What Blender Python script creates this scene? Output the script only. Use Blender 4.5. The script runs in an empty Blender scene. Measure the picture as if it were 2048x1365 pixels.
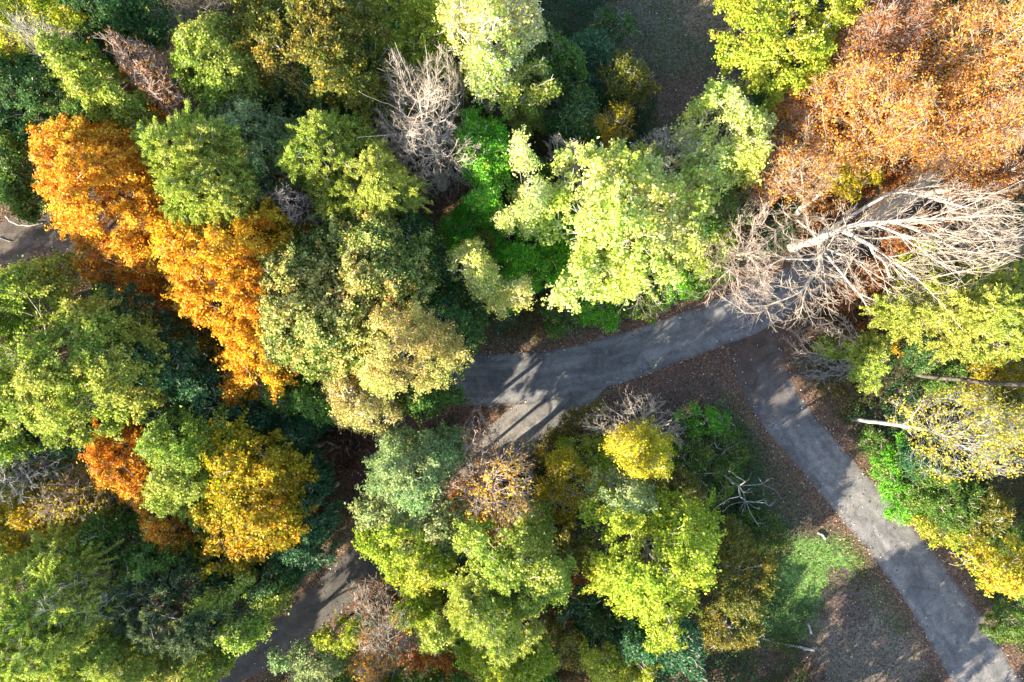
import bpy, math, random
import numpy as np

# ---------------------------------------------------------------- camera, sky, sun, exposure
S = bpy.context.scene
CAM_H = 57.0                      # drone height above the ground, metres
FPX = 1371.0                      # focal length in pixels of the 2048-px-wide photograph
cam_d = bpy.data.cameras.new("camera"); cam = bpy.data.objects.new("camera", cam_d)
S.collection.objects.link(cam); S.camera = cam
cam_d.sensor_width = 36.0; cam_d.lens = 36.0 * FPX / 2048.0
cam_d.clip_start = 1.0; cam_d.clip_end = 3000.0
cam.location = (0, 0, CAM_H); cam.rotation_euler = (0, 0, 0)

SUN_EL = math.radians(25.0)       # low autumn sun
SUN_AZ = math.radians(220.0)      # direction towards the sun, counter-clockwise from +x: lower left of the picture
sdir = np.array([math.cos(SUN_EL) * math.cos(SUN_AZ), math.cos(SUN_EL) * math.sin(SUN_AZ), math.sin(SUN_EL)])
world = bpy.data.worlds.new("World"); S.world = world; world.use_nodes = True
wn = world.node_tree.nodes; wl = world.node_tree.links
bg = wn["Background"]; sky = wn.new("ShaderNodeTexSky"); sky.sky_type = 'NISHITA'; sky.sun_disc = False
sky.sun_elevation = SUN_EL; sky.sun_rotation = math.pi / 2 - SUN_AZ
wl.new(sky.outputs[0], bg.inputs[0]); bg.inputs[1].default_value = 0.13
sun_d = bpy.data.lights.new("sun", 'SUN'); sun_d.energy = 5.0; sun_d.angle = math.radians(0.5)
sun_d.color = (1.0, 0.88, 0.68)
sun = bpy.data.objects.new("sun", sun_d); S.collection.objects.link(sun)
from mathutils import Vector
sun.rotation_euler = Vector(sdir).to_track_quat('Z', 'Y').to_euler(); sun.location = (-60, -45, 60)
S.view_settings.view_transform = 'Standard'; S.view_settings.look = 'None'
S.view_settings.gamma = 1.0; S.view_settings.exposure = 2.0
S.cycles.max_bounces = 6; S.cycles.diffuse_bounces = 4; S.cycles.transmission_bounces = 4
S.cycles.glossy_bounces = 2; S.cycles.sample_clamp_indirect = 6.0

rng = np.random.default_rng(11)
RR = random.Random(5)

def W(px, py, z=0.0):
    """ground plan position of something seen at photo pixel (px, py) whose height is z"""
    k = (CAM_H - z) / FPX
    return np.array([(px - 1024.0) * k, -(py - 682.5) * k])

# ---------------------------------------------------------------- mesh helpers
C = S.collection
def mesh_quads(name, verts, faces, mat, parent=None, cols=None, smooth=False):
    me = bpy.data.meshes.new(name)
    n = len(faces)
    me.vertices.add(len(verts)); me.vertices.foreach_set("co", np.asarray(verts, dtype=np.float32).ravel())
    me.loops.add(n * 4); me.loops.foreach_set("vertex_index", np.asarray(faces, dtype=np.int32).ravel())
    me.polygons.add(n)
    me.polygons.foreach_set("loop_start", np.arange(0, n * 4, 4, dtype=np.int32))
    me.polygons.foreach_set("loop_total", np.full(n, 4, dtype=np.int32))
    if smooth: me.polygons.foreach_set("use_smooth", np.ones(n, dtype=bool))
    me.update(calc_edges=True)
    if cols is not None:
        a = me.attributes.new("tint", 'FLOAT_COLOR', 'FACE')
        c4 = np.ones((n, 4), dtype=np.float32); c4[:, :3] = cols
        a.data.foreach_set("color", c4.ravel())
    me.materials.append(mat)
    o = bpy.data.objects.new(name, me); C.objects.link(o)
    if parent is not None: o.parent = parent
    return o

def tag(o, label=None, cat=None, group=None, kind=None):
    if label: o["label"] = label
    if cat: o["category"] = cat
    if group: o["group"] = group
    if kind: o["kind"] = kind
    return o

def nrm(v): return v / (np.linalg.norm(v, axis=-1, keepdims=True) + 1e-9)

# ---------------------------------------------------------------- materials
def leaf_material(name, trans=0.35, rough=0.55, spec=0.2):
    m = bpy.data.materials.new(name); m.use_nodes = True
    nt = m.node_tree; n = nt.nodes; l = nt.links; n.clear()
    out = n.new("ShaderNodeOutputMaterial"); mix = n.new("ShaderNodeMixShader")
    pb = n.new("ShaderNodeBsdfPrincipled"); tr = n.new("ShaderNodeBsdfTranslucent")
    at = n.new("ShaderNodeAttribute"); at.attribute_name = "tint"
    hs = n.new("ShaderNodeHueSaturation"); hs.inputs['Saturation'].default_value = 1.1; hs.inputs['Value'].default_value = 1.5
    l.new(at.outputs['Color'], pb.inputs['Base Color']); l.new(at.outputs['Color'], hs.inputs['Color'])
    l.new(hs.outputs[0], tr.inputs['Color'])
    pb.inputs['Roughness'].default_value = rough; pb.inputs['Specular IOR Level'].default_value = spec
    mix.inputs[0].default_value = trans
    l.new(pb.outputs[0], mix.inputs[1]); l.new(tr.outputs[0], mix.inputs[2]); l.new(mix.outputs[0], out.inputs[0])
    return m
M_LEAF = leaf_material("broad_leaves")
M_WAX = leaf_material("glossy_leaves", 0.3, 0.38, 0.6)
M_NEEDLE = leaf_material("needles", 0.25, 0.6, 0.2)
M_LITTER = leaf_material("dry_leaves", 0.1, 0.55, 0.3)

def bark_material(name, c1, c2, scale=3.0):
    m = bpy.data.materials.new(name); m.use_nodes = True
    nt = m.node_tree; n = nt.nodes; l = nt.links; pb = n["Principled BSDF"]
    tc = n.new("ShaderNodeTexCoord"); no = n.new("ShaderNodeTexNoise"); no.inputs['Scale'].default_value = scale
    no.inputs['Detail'].default_value = 5; no.inputs['Roughness'].default_value = 0.7
    cr = n.new("ShaderNodeValToRGB"); cr.color_ramp.elements[0].position = 0.38; cr.color_ramp.elements[1].position = 0.6
    cr.color_ramp.elements[0].color = (*c1, 1); cr.color_ramp.elements[1].color = (*c2, 1)
    l.new(tc.outputs['Object'], no.inputs['Vector']); l.new(no.outputs['Fac'], cr.inputs['Fac']); l.new(cr.outputs[0], pb.inputs['Base Color'])
    bp = n.new("ShaderNodeBump"); bp.inputs['Strength'].default_value = 0.5; bp.inputs['Distance'].default_value = 0.05
    n2 = n.new("ShaderNodeTexNoise"); n2.inputs['Scale'].default_value = scale * 6; l.new(tc.outputs['Object'], n2.inputs['Vector'])
    l.new(n2.outputs['Fac'], bp.inputs['Height']); l.new(bp.outputs[0], pb.inputs['Normal'])
    pb.inputs['Roughness'].default_value = 0.85
    return m
BARK = dict(
    grey=bark_material("grey_bark", (0.24, 0.215, 0.18), (0.48, 0.44, 0.38)),
    white=bark_material("pale_bark", (0.30, 0.275, 0.235), (0.60, 0.565, 0.49)),
    bleached=bark_material("bleached_wood", (0.40, 0.37, 0.32), (0.72, 0.69, 0.61)),
    tan=bark_material("tan_twigs", (0.25, 0.195, 0.15), (0.50, 0.43, 0.35), 1.2),
    pink=bark_material("pinkish_twigs", (0.32, 0.23, 0.19), (0.55, 0.46, 0.40)),
    dark=bark_material("dark_bark", (0.05, 0.04, 0.035), (0.13, 0.11, 0.09)),
    silver=bark_material("weathered_wood", (0.14, 0.135, 0.13), (0.38, 0.38, 0.38)))

# ---------------------------------------------------------------- foliage colours (linear base colours: main, secondary, accent, accent share)
PAL = dict(
    dark=((.048, .110, .032), (.080, .155, .042), (.18, .20, .045), .06),
    blue=((.042, .115, .050), (.075, .165, .065), (.14, .18, .06), .05),
    mid=((.078, .155, .028), (.135, .215, .040), (.26, .26, .04), .06),
    autoak=((.38, .38, .035), (.52, .48, .075), (.60, .34, .04), .18),
    light=((.210, .285, .040), (.330, .380, .080), (.40, .38, .09), .08),
    lime=((.38, .44, .080), (.56, .58, .24), (.55, .48, .18), .12),
    pale=((.38, .36, .10), (.52, .47, .17), (.46, .29, .12), .14),
    vivid=((.095, .310, .022), (.170, .400, .040), (.30, .38, .05), .08),
    yg=((.235, .300, .028), (.360, .400, .055), (.44, .38, .05), .10),
    olive=((.125, .130, .025), (.190, .180, .035), (.36, .24, .03), .12),
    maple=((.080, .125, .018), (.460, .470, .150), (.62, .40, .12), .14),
    gold=((.62, .36, .025), (.70, .46, .045), (.52, .21, .025), .18),
    orange=((.62, .300, .030), (.72, .41, .055), (.50, .18, .025), .18),
    rust=((.28, .105, .028), (.38, .160, .045), (.16, .085, .04), .25),
    rustgold=((.54, .230, .035), (.66, .37, .08), (.34, .12, .03), .28),
    yellow=((.46, .42, .030), (.58, .52, .06), (.36, .36, .04), .20),
    ygold=((.30, .275, .020), (.40, .32, .026), (.50, .29, .02), .20),
    pine=((.270, .345, .060), (.400, .440, .100), (.42, .42, .08), .08),
    pinegrey=((.075, .120, .052), (.115, .165, .075), (.20, .23, .06), .10),
    sage=((.19, .26, .10), (.29, .35, .15), (.33, .36, .12), .10),
    brown=((.085, .050, .030), (.13, .075, .04), (.05, .03, .02), .3))

# ---------------------------------------------------------------- geometry of crowns
def ell(cx, cy, rx, ry, rot=0.0):
    a = np.linspace(0, 2 * math.pi, 18, endpoint=False); ph = rng.uniform(0, 6.28, 3)
    w = 1 + .12 * np.sin(2 * a + ph[0]) + .10 * np.sin(3 * a + ph[1]) + .08 * np.sin(5 * a + ph[2])
    c, s = math.cos(math.radians(rot)), math.sin(math.radians(rot))
    x = rx * w * np.cos(a); y = ry * w * np.sin(a)
    return np.stack([cx + x * c - y * s, cy + x * s + y * c], 1)

def poly_world(poly, z):
    return np.array([W(p[0], p[1], z) for p in poly])

def inside(P, q):
    x, y = q[:, 0], q[:, 1]; r = np.zeros(len(q), bool); n = len(P)
    for i in range(n):
        x1, y1 = P[i]; x2, y2 = P[(i + 1) % n]
        c = ((y1 > y) != (y2 > y)) & (x < (x2 - x1) * (y - y1) / (y2 - y1 + 1e-12) + x1)
        r ^= c
    return r
def edge_dist(P, q):
    d = np.full(len(q), 1e9); n = len(P)
    for i in range(n):
        a = P[i]; b = P[(i + 1) % n]; ab = b - a
        t = np.clip(((q - a) @ ab) / (ab @ ab + 1e-9), 0, 1)
        d = np.minimum(d, np.linalg.norm(q - (a + t[:, None] * ab), axis=1))
    return d
def parea(P):
    x, y = P[:, 0], P[:, 1]; return abs(np.dot(x, np.roll(y, -1)) - np.dot(y, np.roll(x, -1))) / 2

def ragged(P, amp, g):
    """break a smooth plan outline into lobes and bays"""
    out = []; n = len(P)
    for i in range(n):
        a = P[i]; b = P[(i + 1) % n]; k = max(1, int(np.linalg.norm(b - a) / .7))
        for s in range(k): out.append(a + (b - a) * s / k)
    Q = np.array(out); c = Q.mean(0); r = Q - c; L = np.linalg.norm(r, axis=1); ang = np.arctan2(r[:, 1], r[:, 0])
    w = np.zeros(len(Q))
    for f in (3, 5, 7, 10, 14, 19): w += np.sin(f * ang + g.uniform(0, 6.28)) * g.uniform(.4, 1) / f ** .5
    return c + r * (1 + (amp * w / np.maximum(L, 1.0))[:, None])

def crown_points(P, H, zb, spacing, volume=0.25, seed=0, rag=.12, gap0=.40):
    """clump centres on and under an uneven, many-humped dome over plan outline P"""
    g = np.random.default_rng(seed); A = parea(P); size = math.sqrt(A / math.pi)
    P = P.mean(0) + (P - P.mean(0)) * 1.05; P = ragged(P, rag * size + .14, g)
    lo = P.min(0); hi = P.max(0)
    n = int(A / spacing ** 2 * 14) + 60
    q = g.uniform(lo, hi, (n * 2, 2)); q = q[inside(P, q)]
    d = edge_dist(P, q); dm = max(d.max(), 1.0)
    t = np.clip(d / dm, 0, 1)
    hump = np.zeros(len(q))
    k = max(4, int(A / 6)); hc = q[g.integers(0, len(q), k)]; hh = g.uniform(.55, 1, k)
    sg = .11 * math.sqrt(A) + .25
    for c, h in zip(hc, hh): hump = np.maximum(hump, h * np.exp(-((q - c) ** 2).sum(1) / (2 * sg ** 2)))
    z = zb + (H - zb) * np.sqrt(1 - (1 - t) ** 2) * (0.45 + 0.55 * hump)
    und = g.random(len(q)) < volume
    z = np.where(und, zb + (z - zb) * g.uniform(.1, .85, len(q)), z - np.abs(g.normal(0, .07, len(q))) * (H - zb))
    p = np.column_stack([q, z])
    gap = fbm(q[:, 0] + seed % 97, q[:, 1], max(1.1, size * .34), seed % 1000, 2)      # bays where the crown is thin
    p = p[(gap > gap0) | (g.random(len(q)) < .05)]
    arr = np.empty((len(p), 3)); m = 0
    for i in range(len(p)):
        if m and (((arr[:m] - p[i]) ** 2).sum(1) < (spacing * g.uniform(.75, 1.2)) ** 2).any(): continue
        arr[m] = p[i]; m += 1
    return arr[:m].copy()

def skeleton(base, tips, H, limbs=None, step=.8, seed=0, lean=None, bal=.35, trunk_top=.8, wig=.12, angw=.8):
    """greedy branching: every tip grows from the cheapest existing node"""
    g = np.random.default_rng(seed)
    pts = [np.array([base[0], base[1], -0.15])]; par = [-1]; pl = [0.0]
    top = np.array([tips[:, 0].mean(), tips[:, 1].mean(), H * trunk_top]) if lean is None else np.array(lean)
    if limbs is None:
        n = max(4, int(H * trunk_top / .9)); w = g.normal(0, .12, (n + 1, 2)).cumsum(0) * .5
        for i in range(1, n + 1):
            t = i / n; e = t ** 1.4
            p = np.array([base[0] + (top[0] - base[0]) * e + w[i, 0] * (1 - t * .5), base[1] + (top[1] - base[1]) * e + w[i, 1] * (1 - t * .5), top[2] * t])
            pts.append(p); par.append(len(pts) - 2); pl.append(pl[-1] + np.linalg.norm(p - pts[-2]))
        lock = int(n * .35)
    else:
        lock = 0
        for L in limbs:
            prev = None
            if L[0] == 'base': prev = 0; L = L[1:]
            else:
                d = [np.linalg.norm(np.array(L[0]) - q) for q in pts]; prev = int(np.argmin(d)); L = L[1:]
            for tgt in L:
                a = pts[prev]; b = np.array(tgt, float); n = max(1, int(np.linalg.norm(b - a) / .6))
                for i in range(1, n + 1):
                    p = a + (b - a) * i / n + (g.normal(0, .035, 3) if i < n else 0)
                    pts.append(p); par.append(prev); pl.append(pl[prev] + .6); prev = len(pts) - 1
    ntrunk = len(pts)
    cap = ntrunk + len(tips) * 14 + 10
    arr = np.zeros((cap, 3)); arr[:ntrunk] = pts; plen = np.zeros(cap); plen[:ntrunk] = pl
    dr_ = np.zeros((cap, 3)); dr_[0] = (0, 0, 1)
    for k in range(1, ntrunk): dr_[k] = nrm(arr[k] - arr[par[k]])
    par = list(par); m = ntrunk
    refc = arr[:ntrunk].mean(0)
    order = np.argsort(np.linalg.norm(tips[:, :2] - np.array(base)[None, :] * (limbs is None) - refc[None, :2] * (limbs is not None), axis=1))
    tipn = []
    for ti in order:
        b = tips[ti]; v = b - arr[:m]; d = np.linalg.norm(v, axis=1)
        horiz = np.linalg.norm(v[:, :2], axis=1)
        cost = d + bal * plen[:m] + 1.6 * np.maximum(0, .35 * horiz - v[:, 2])
        cost += angw * d * (1 - (v * dr_[:m]).sum(1) / (d + 1e-6))
        cost[:lock + 1] += 50
        j = int(np.argmin(cost)); a = arr[j]; L = d[j]
        pj = par[j] if par[j] >= 0 else j
        pd = nrm(a - arr[pj]) if pj != j else np.array([0, 0, 1.])
        ctrl = a + pd * L * .28 + np.array([0, 0, .05 * L])
        n = max(1, min(9, int(L / step))); prev = j
        for i in range(1, n + 1):
            t = i / n; p = (1 - t) ** 2 * a + 2 * t * (1 - t) * ctrl + t * t * b
            if i < n: p = p + g.normal(0, wig * step * .6, 3)
            arr[m] = p; dr_[m] = nrm(p - arr[prev]); plen[m] = plen[prev] + L / n; par.append(prev); prev = m; m += 1
        tipn.append(m - 1)
    return arr[:m].copy(), np.array(par), tipn, ntrunk

def add_twigs(P, par, tipn, count, length, seed, side=0.0, nt=0):
    """fine forked twigs at the branch ends and, for leafless crowns, herringbone side twigs"""
    g = np.random.default_rng(seed); par = list(par); m = len(P); new = []
    for t in tipn:
        pd = nrm(P[t] - P[par[t]])
        for k in range(count):
            d = nrm(pd + g.normal(0, .36, 3) + np.array([0, 0, .08])); L = length * g.uniform(.5, 1.2)
            src = t if k % 2 == 0 else par[t]
            s = P[src]; m1 = s + d * L * .5 + g.normal(0, .02, 3); e = s + nrm(d + g.normal(0, .18, 3) + np.array([0, 0, .12])) * L
            new += [m1, e]; par += [src, m]; m += 2
            if g.random() < .7:
                e2 = m1 + nrm(d + g.normal(0, .5, 3)) * L * .45; new.append(e2); par.append(m - 2); m += 1
    if side:
        nn = len(P)
        for i in range(max(nt, 1), nn):
            if g.random() > side: continue
            pd = nrm(P[i] - P[par[i]]); q = nrm(np.cross(pd, g.normal(0, 1, 3)))
            q[2] = abs(q[2]); d = nrm(pd * .75 + q * .75); L = length * g.uniform(.35, .9)
            a = P[i]; m1 = a + d * L * .55 + g.normal(0, .015, 3); e = a + nrm(d + pd * .2) * L
            new += [m1, e]; par += [i, m]; m += 2
            if g.random() < .5: new.append(m1 + nrm(d + g.normal(0, .6, 3)) * L * .4); par.append(m - 2); m += 1
    return np.vstack([P, np.array(new)]), np.array(par)

def radii(P, par, rtip, expo=.45):
    n = len(P); cnt = np.zeros(n); ch = np.zeros(n, int)
    for i in range(n - 1, 0, -1):
        if ch[i] == 0: cnt[i] = 1
        cnt[par[i]] += cnt[i]; ch[par[i]] += 1
    cnt[0] = max(cnt[0], 1)
    r = np.maximum(.0085, rtip * cnt ** expo)
    r[0] *= 1.5
    return r

def tubes(P, par, r, sel, sides):
    """tapered tubes for the edges (par[i] -> i) with sel[i]; side shoots start with their own radius"""
    idx = np.nonzero(sel & (par >= 0))[0]
    a = P[par[idx]]; b = P[idx]; d = nrm(b - a)
    ra = np.minimum(r[par[idx]], r[idx] * 1.25); rb = r[idx]
    ref = np.array([.31, .87, .38]); ref = ref / np.linalg.norm(ref)
    # direction at each node = direction of its incoming edge, so continuing segments share a ring orientation
    nd = np.zeros_like(P); nd[idx] = d
    pa = nd[par[idx]]; use = (np.linalg.norm(pa, axis=1) > .5) & (r[idx] > .72 * r[par[idx]])
    da = np.where(use[:, None], pa, d); ra = np.where(use, r[par[idx]], ra)
    ang = np.arange(sides) / sides * 2 * math.pi
    def ring(c, dd, rr):
        u = nrm(np.cross(dd, ref)); v = np.cross(dd, u)
        return c[:, None, :] + rr[:, None, None] * (np.cos(ang)[None, :, None] * u[:, None, :] + np.sin(ang)[None, :, None] * v[:, None, :])
    A = ring(a, da, ra); B = ring(b, d, rb)
    V = np.concatenate([A, B], axis=1).reshape(-1, 3)
    n = len(idx); o = (np.arange(n) * 2 * sides)[:, None]; k = np.arange(sides)[None, :]; k2 = (k + 1) % sides
    F = np.stack([o + k, o + k2, o + sides + k2, o + sides + k], -1).reshape(-1, 4)
    return V, F

def leaf_quads(p, nor, size, aspect, g, along=None):
    n = len(p); nor = nrm(nor)
    t = g.normal(0, 1, (n, 3)) if along is None else along + g.normal(0, .25, (n, 3))
    if along is None:
        t = nrm(t - (t * nor).sum(1, keepdims=True) * nor); w = np.cross(nor, t)
    else:
        t = nrm(t); w = nrm(np.cross(nor + g.normal(0, .2, (n, 3)), t)); nor = np.cross(t, w)
    L = size[:, None]; Wd = L * aspect * .5; f = L * .10 * g.uniform(.3, 1.6, (n, 1))
    V = np.stack([p - t * L * .5, p + w * Wd + nor * f - t * L * .03, p + t * L * .5, p - w * Wd + nor * f - t * L * .03], 1).reshape(-1, 3)
    F = np.arange(n * 4).reshape(-1, 4)
    return V, F

def leaf_cols(pal, clump_id, ncl, g, zrel=None, accent=None, pos=None):
    c0, c1, c2, sh = [np.array(x) if i < 3 else x for i, x in enumerate(PAL[pal])]
    if accent is not None: sh = accent
    cm = g.random(ncl); ca = g.random(ncl) < sh
    mixf = np.clip(cm[clump_id] * .8 + g.normal(0, .3, len(clump_id)), 0, 1)[:, None]
    if pos is not None:
        w = g.uniform(0, 90, 2); nz = fbm(pos[:, 0] + w[0], pos[:, 1] + w[1], 2.6, 40, 2) - .5
        mixf = np.clip(mixf + nz[:, None] * 1.6, 0, 1); n2 = fbm(pos[:, 0] + w[1], pos[:, 1] + w[0], 3.4, 44, 2) - .5
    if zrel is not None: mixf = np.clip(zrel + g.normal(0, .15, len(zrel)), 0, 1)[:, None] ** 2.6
    col = c0 * (1 - mixf) + c1 * mixf
    acc = (ca[clump_id] & (g.random(len(clump_id)) < .65)) | (g.random(len(clump_id)) < sh * .35)
    col = np.where(acc[:, None], c2 * g.uniform(.8, 1.2, (len(col), 1)), col)
    col = col * np.exp(g.normal(0, .30, (len(col), 1))) * (1 + g.normal(0, .06, (len(col), 3)))
    if pos is not None: col = col * (1 + n2[:, None] * (np.array([.30, -.12, 0]) if c0[0] < c0[1] else np.array([0, .45, .3])))
    if c0[0] < c0[1]: col = col * 1.12
    return np.clip(col, .004, .8)

def foliage(cl, rc, pal, dens, leaf, g, kind='broad', center=None, accent=None, tips=False):
    """leafy branchlets radiating from the clump centres cl; returns verts, faces, colours"""
    K = len(cl)
    cen = cl.mean(0) if center is None else center
    rk = rc * np.exp(g.normal(-.05, .38, K)).clip(.4, 2.0)
    sub = np.maximum(4, (11 * (rk / rc) ** 1.6).astype(int)); cid_s = np.repeat(np.arange(K), sub); ns = len(cid_s)
    per = max(3, int(dens * .66 * rc ** 2 / (leaf ** 2 * .34)))
    out0 = nrm((cl - cen) * np.array([1, 1, .35]))
    u = nrm(nrm(g.normal(0, 1, (ns, 3))) + out0[cid_s] * .75 + np.array([0, 0, .25])); u[:, 2] = u[:, 2] * .7 + .03
    ln = rk[cid_s] * np.where(g.random(ns) < .12, g.uniform(1.3, 2.0, ns), g.uniform(.5, 1.3, ns))
    n_each = np.maximum(2, (per * (ln / rc) * g.uniform(.4, 1.5, ns)).astype(int))
    if kind == 'pine': n_each = (n_each * 1.5).astype(int) + 1
    sid = np.repeat(np.arange(ns), n_each); n = len(sid)
    t = g.uniform(.1, 1.08, n) ** .75
    bend = np.array([0, 0, -.22]) * (t ** 2)[:, None] * ln[sid][:, None]
    p0 = cl[cid_s[sid]] + u[sid] * (t * ln[sid])[:, None] + bend
    if kind == 'pine':
        dirv = nrm(g.normal(0, 1, (n, 3)) * .5 + u[sid] * .7 + np.array([0, 0, .35]))
        L = leaf * g.uniform(.8, 1.5, n)
        p = p0 + dirv * (L * .5)[:, None] + g.normal(0, .05, (n, 3))
        V, F = leaf_quads(p, nrm(g.normal(0, 1, (n, 3))), L * 1.15, .30, g, along=dirv)
    else:
        p = p0 + g.normal(0, 1, (n, 3)) * (.045 + .05 * rc + .08 * (1 - np.abs(t - .5)))[:, None] * np.array([1, 1, .7])
        nor = u[sid] * .30 + np.array([0, 0, .5]) + g.normal(0, .50, (n, 3))
        V, F = leaf_quads(p, nor, leaf * g.uniform(.6, 1.45, n), .70, g)
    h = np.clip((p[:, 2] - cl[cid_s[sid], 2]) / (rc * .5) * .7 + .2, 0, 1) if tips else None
    return V, F, leaf_cols(pal, sid, ns, g, zrel=h, accent=accent, pos=p)

count = {}
def root(name, loc):
    o = bpy.data.objects.new(name, None); C.objects.link(o); o.location = (loc[0], loc[1], 0); o.empty_display_size = .5
    return o
def rel(V, loc): return V - np.array([loc[0], loc[1], 0.0])

TREES = []
def tree(name, label, cat, poly, H, pal, dens=1.0, leaf=.16, kind='broad', zb=None, rc=None, bark='grey', base=None, group=None,
         rtip=.013, mat=None, seed=None, accent=None, twigs=1, twiglen=.6, gap=.40, tips=False):
    seed = seed if seed is not None else int(rng.integers(1, 1e6)); g = np.random.default_rng(seed)
    zb = H * .58 if zb is None else zb
    poly = ell(*poly) if not isinstance(poly, list) else np.array(poly, float)
    zm = zb + (H - zb) * .5
    P = poly_world(poly, zm); cen = P.mean(0)
    size = math.sqrt(parea(P) / math.pi)
    rc = rc if rc else max(.32, min(.60, size * .155))
    cl = crown_points(P, H, zb, rc * 1.34, seed=seed, rag=.17, gap0=gap)
    b = W(base[0], base[1], 0) if base else cen * 1.0 + g.normal(0, .3, 2)
    r = root(name, b)
    sk, par, tipn, nt = skeleton(b, cl, H, seed=seed, step=.9)
    if twigs: sk, par = add_twigs(sk, par, tipn, twigs, twiglen, seed)
    rad = radii(sk, par, rtip)
    Vt, Ft = tubes(sk, par, rad, np.ones(len(sk), bool), 6)
    mesh_quads("trunk", rel(Vt, b), Ft, BARK[bark], r, smooth=True)
    m = mat or (M_NEEDLE if kind == 'pine' else M_LEAF)
    if kind == 'pine': leaf *= .8
    V, F, cols = foliage(cl, rc, pal, dens, leaf, g, kind, np.array([cen[0], cen[1], zb + .2 * (H - zb)]), accent, tips)
    mesh_quads("crown", rel(V, b), F, m, r, cols=cols)
    tag(r, label, cat, group); TREES.append(r)
    return r

def bare(name, label, cat, poly, H, bark='white', tips=180, zb=None, base=None, limbs=None, twigs=4, twiglen=.9, rtip=.0048, side=.9,
         leaves=None, lean=None, group=None, seed=None, expo=.48, top=.8, step=.5, wig=.07, lsize=.17, lper=5, lfrac=.5, lspread=.16):
    seed = seed if seed is not None else int(rng.integers(1, 1e6)); g = np.random.default_rng(seed)
    zb = H * .4 if zb is None else zb
    poly = ell(*poly) if not isinstance(poly, list) else np.array(poly, float)
    zm = zb + (H - zb) * .55; P = poly_world(poly, zm); cen = P.mean(0)
    tips = int(tips * .68); sp = math.sqrt(parea(P) / tips) * 1.25
    cl = crown_points(P, H, zb, sp, volume=.35, seed=seed, rag=.22, gap0=.36)
    b = W(base[0], base[1], 0) if base else cen
    L = None
    if limbs:
        L = []
        for k, lm in enumerate(limbs):
            q = [(*W(x, y, z), z) for x, y, z in lm]
            L.append((['base'] + q) if k == 0 else q)
    r = root(name, b)
    sk, par, tipn, nt = skeleton(b, cl, H, limbs=L, seed=seed, step=step, bal=.55, lean=lean, trunk_top=top, wig=wig)
    if twigs: sk, par = add_twigs(sk, par, tipn, twigs, twiglen, seed, side, nt)
    rad = radii(sk, par, rtip, expo)
    ist = np.zeros(len(sk), bool); ist[:nt] = True
    ist |= rad > .07
    V, F = tubes(sk, par, rad, ist, 8); mesh_quads("trunk", rel(V, b), F, BARK[bark], r, smooth=True)
    V, F = tubes(sk, par, rad, ~ist, 4); mesh_quads("branches", rel(V, b), F, BARK[{'white': 'tan', 'bleached': 'tan'}.get(bark, bark)], r, smooth=True)
    if leaves:
        k = max(3, int(len(sk) * lfrac * .25)); src = sk[g.integers(nt, len(sk), k)]
        p = np.repeat(src, lper, 0) + g.normal(0, lspread, (k * lper, 3))
        V, F = leaf_quads(p, g.normal(0, .6, (len(p), 3)) + np.array([0, 0, .6]), lsize * g.uniform(.6, 1.2, len(p)), .68, g)
        mesh_quads("leaves", rel(V, b), F, M_LEAF, r, cols=leaf_cols(leaves, np.repeat(np.arange(k), lper), k, g))
    tag(r, label, cat, group); TREES.append(r)
    return r

# ---------------------------------------------------------------- noise
def vnoise(x, y, s, seed):
    """smooth value noise on a lattice of pitch s"""
    g = np.random.default_rng(seed); T = g.random((256, 256))
    u = x / s; v = y / s; i = np.floor(u).astype(int); j = np.floor(v).astype(int); fu = u - i; fv = v - j
    fu = fu * fu * (3 - 2 * fu); fv = fv * fv * (3 - 2 * fv)
    t = lambda a, b: T[a % 256, b % 256]
    return (t(i, j) * (1 - fu) + t(i + 1, j) * fu) * (1 - fv) + (t(i, j + 1) * (1 - fu) + t(i + 1, j + 1) * fu) * fv
def fbm(x, y, s, seed, o=3):
    r = 0; a = 1; t = 0
    for k in range(o): r = r + a * vnoise(x, y, s / 2 ** k, seed + k); t += a; a *= .55
    return r / t

# ---------------------------------------------------------------- roads (centre lines and half widths measured on the ground)
def ribbon_pts(pts):
    """smooth a list of (px, py, halfwidth_px) into dense world points + half widths"""
    P = np.array([[*W(p[0], p[1]), p[2] * CAM_H / FPX] for p in pts]); out = []
    n = len(P)
    for i in range(n - 1):
        p0 = P[max(i - 1, 0)]; p1 = P[i]; p2 = P[i + 1]; p3 = P[min(i + 2, n - 1)]
        k = max(4, int(np.linalg.norm(p2[:2] - p1[:2]) / .25))
        for s in range(k):
            t = s / k
            out.append(.5 * ((2 * p1) + (-p0 + p2) * t + (2 * p0 - 5 * p1 + 4 * p2 - p3) * t * t + (-p0 + 3 * p1 - 3 * p2 + p3) * t ** 3))
    out.append(P[-1]); return np.array(out)
TRACK = ribbon_pts([(-900, 560, 46), (-400, 540, 46), (-20, 492, 44), (90, 462, 40), (240, 500, 40), (420, 600, 42), (560, 690, 46)])
MAIN = ribbon_pts([(520, 668, 50), (600, 705, 50), (680, 735, 50), (760, 755, 48), (900, 760, 50), (1010, 760, 52), (1100, 752, 50), (1200, 728, 48),
                   (1300, 697, 46), (1400, 660, 45), (1500, 622, 45), (1600, 565, 38), (1700, 500, 38), (1800, 425, 34), (1880, 365, 34), (1970, 300, 34), (2200, 150, 46), (2700, -150, 46)])
FORK = ribbon_pts([(1230, 700, 40), (1160, 760, 50), (1080, 830, 50), (1000, 890, 42), (910, 960, 38), (820, 1030, 36), (740, 1110, 38), (668, 1185, 38), (570, 1270, 34), (450, 1350, 32), (300, 1440, 32), (-100, 1700, 32)])
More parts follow.
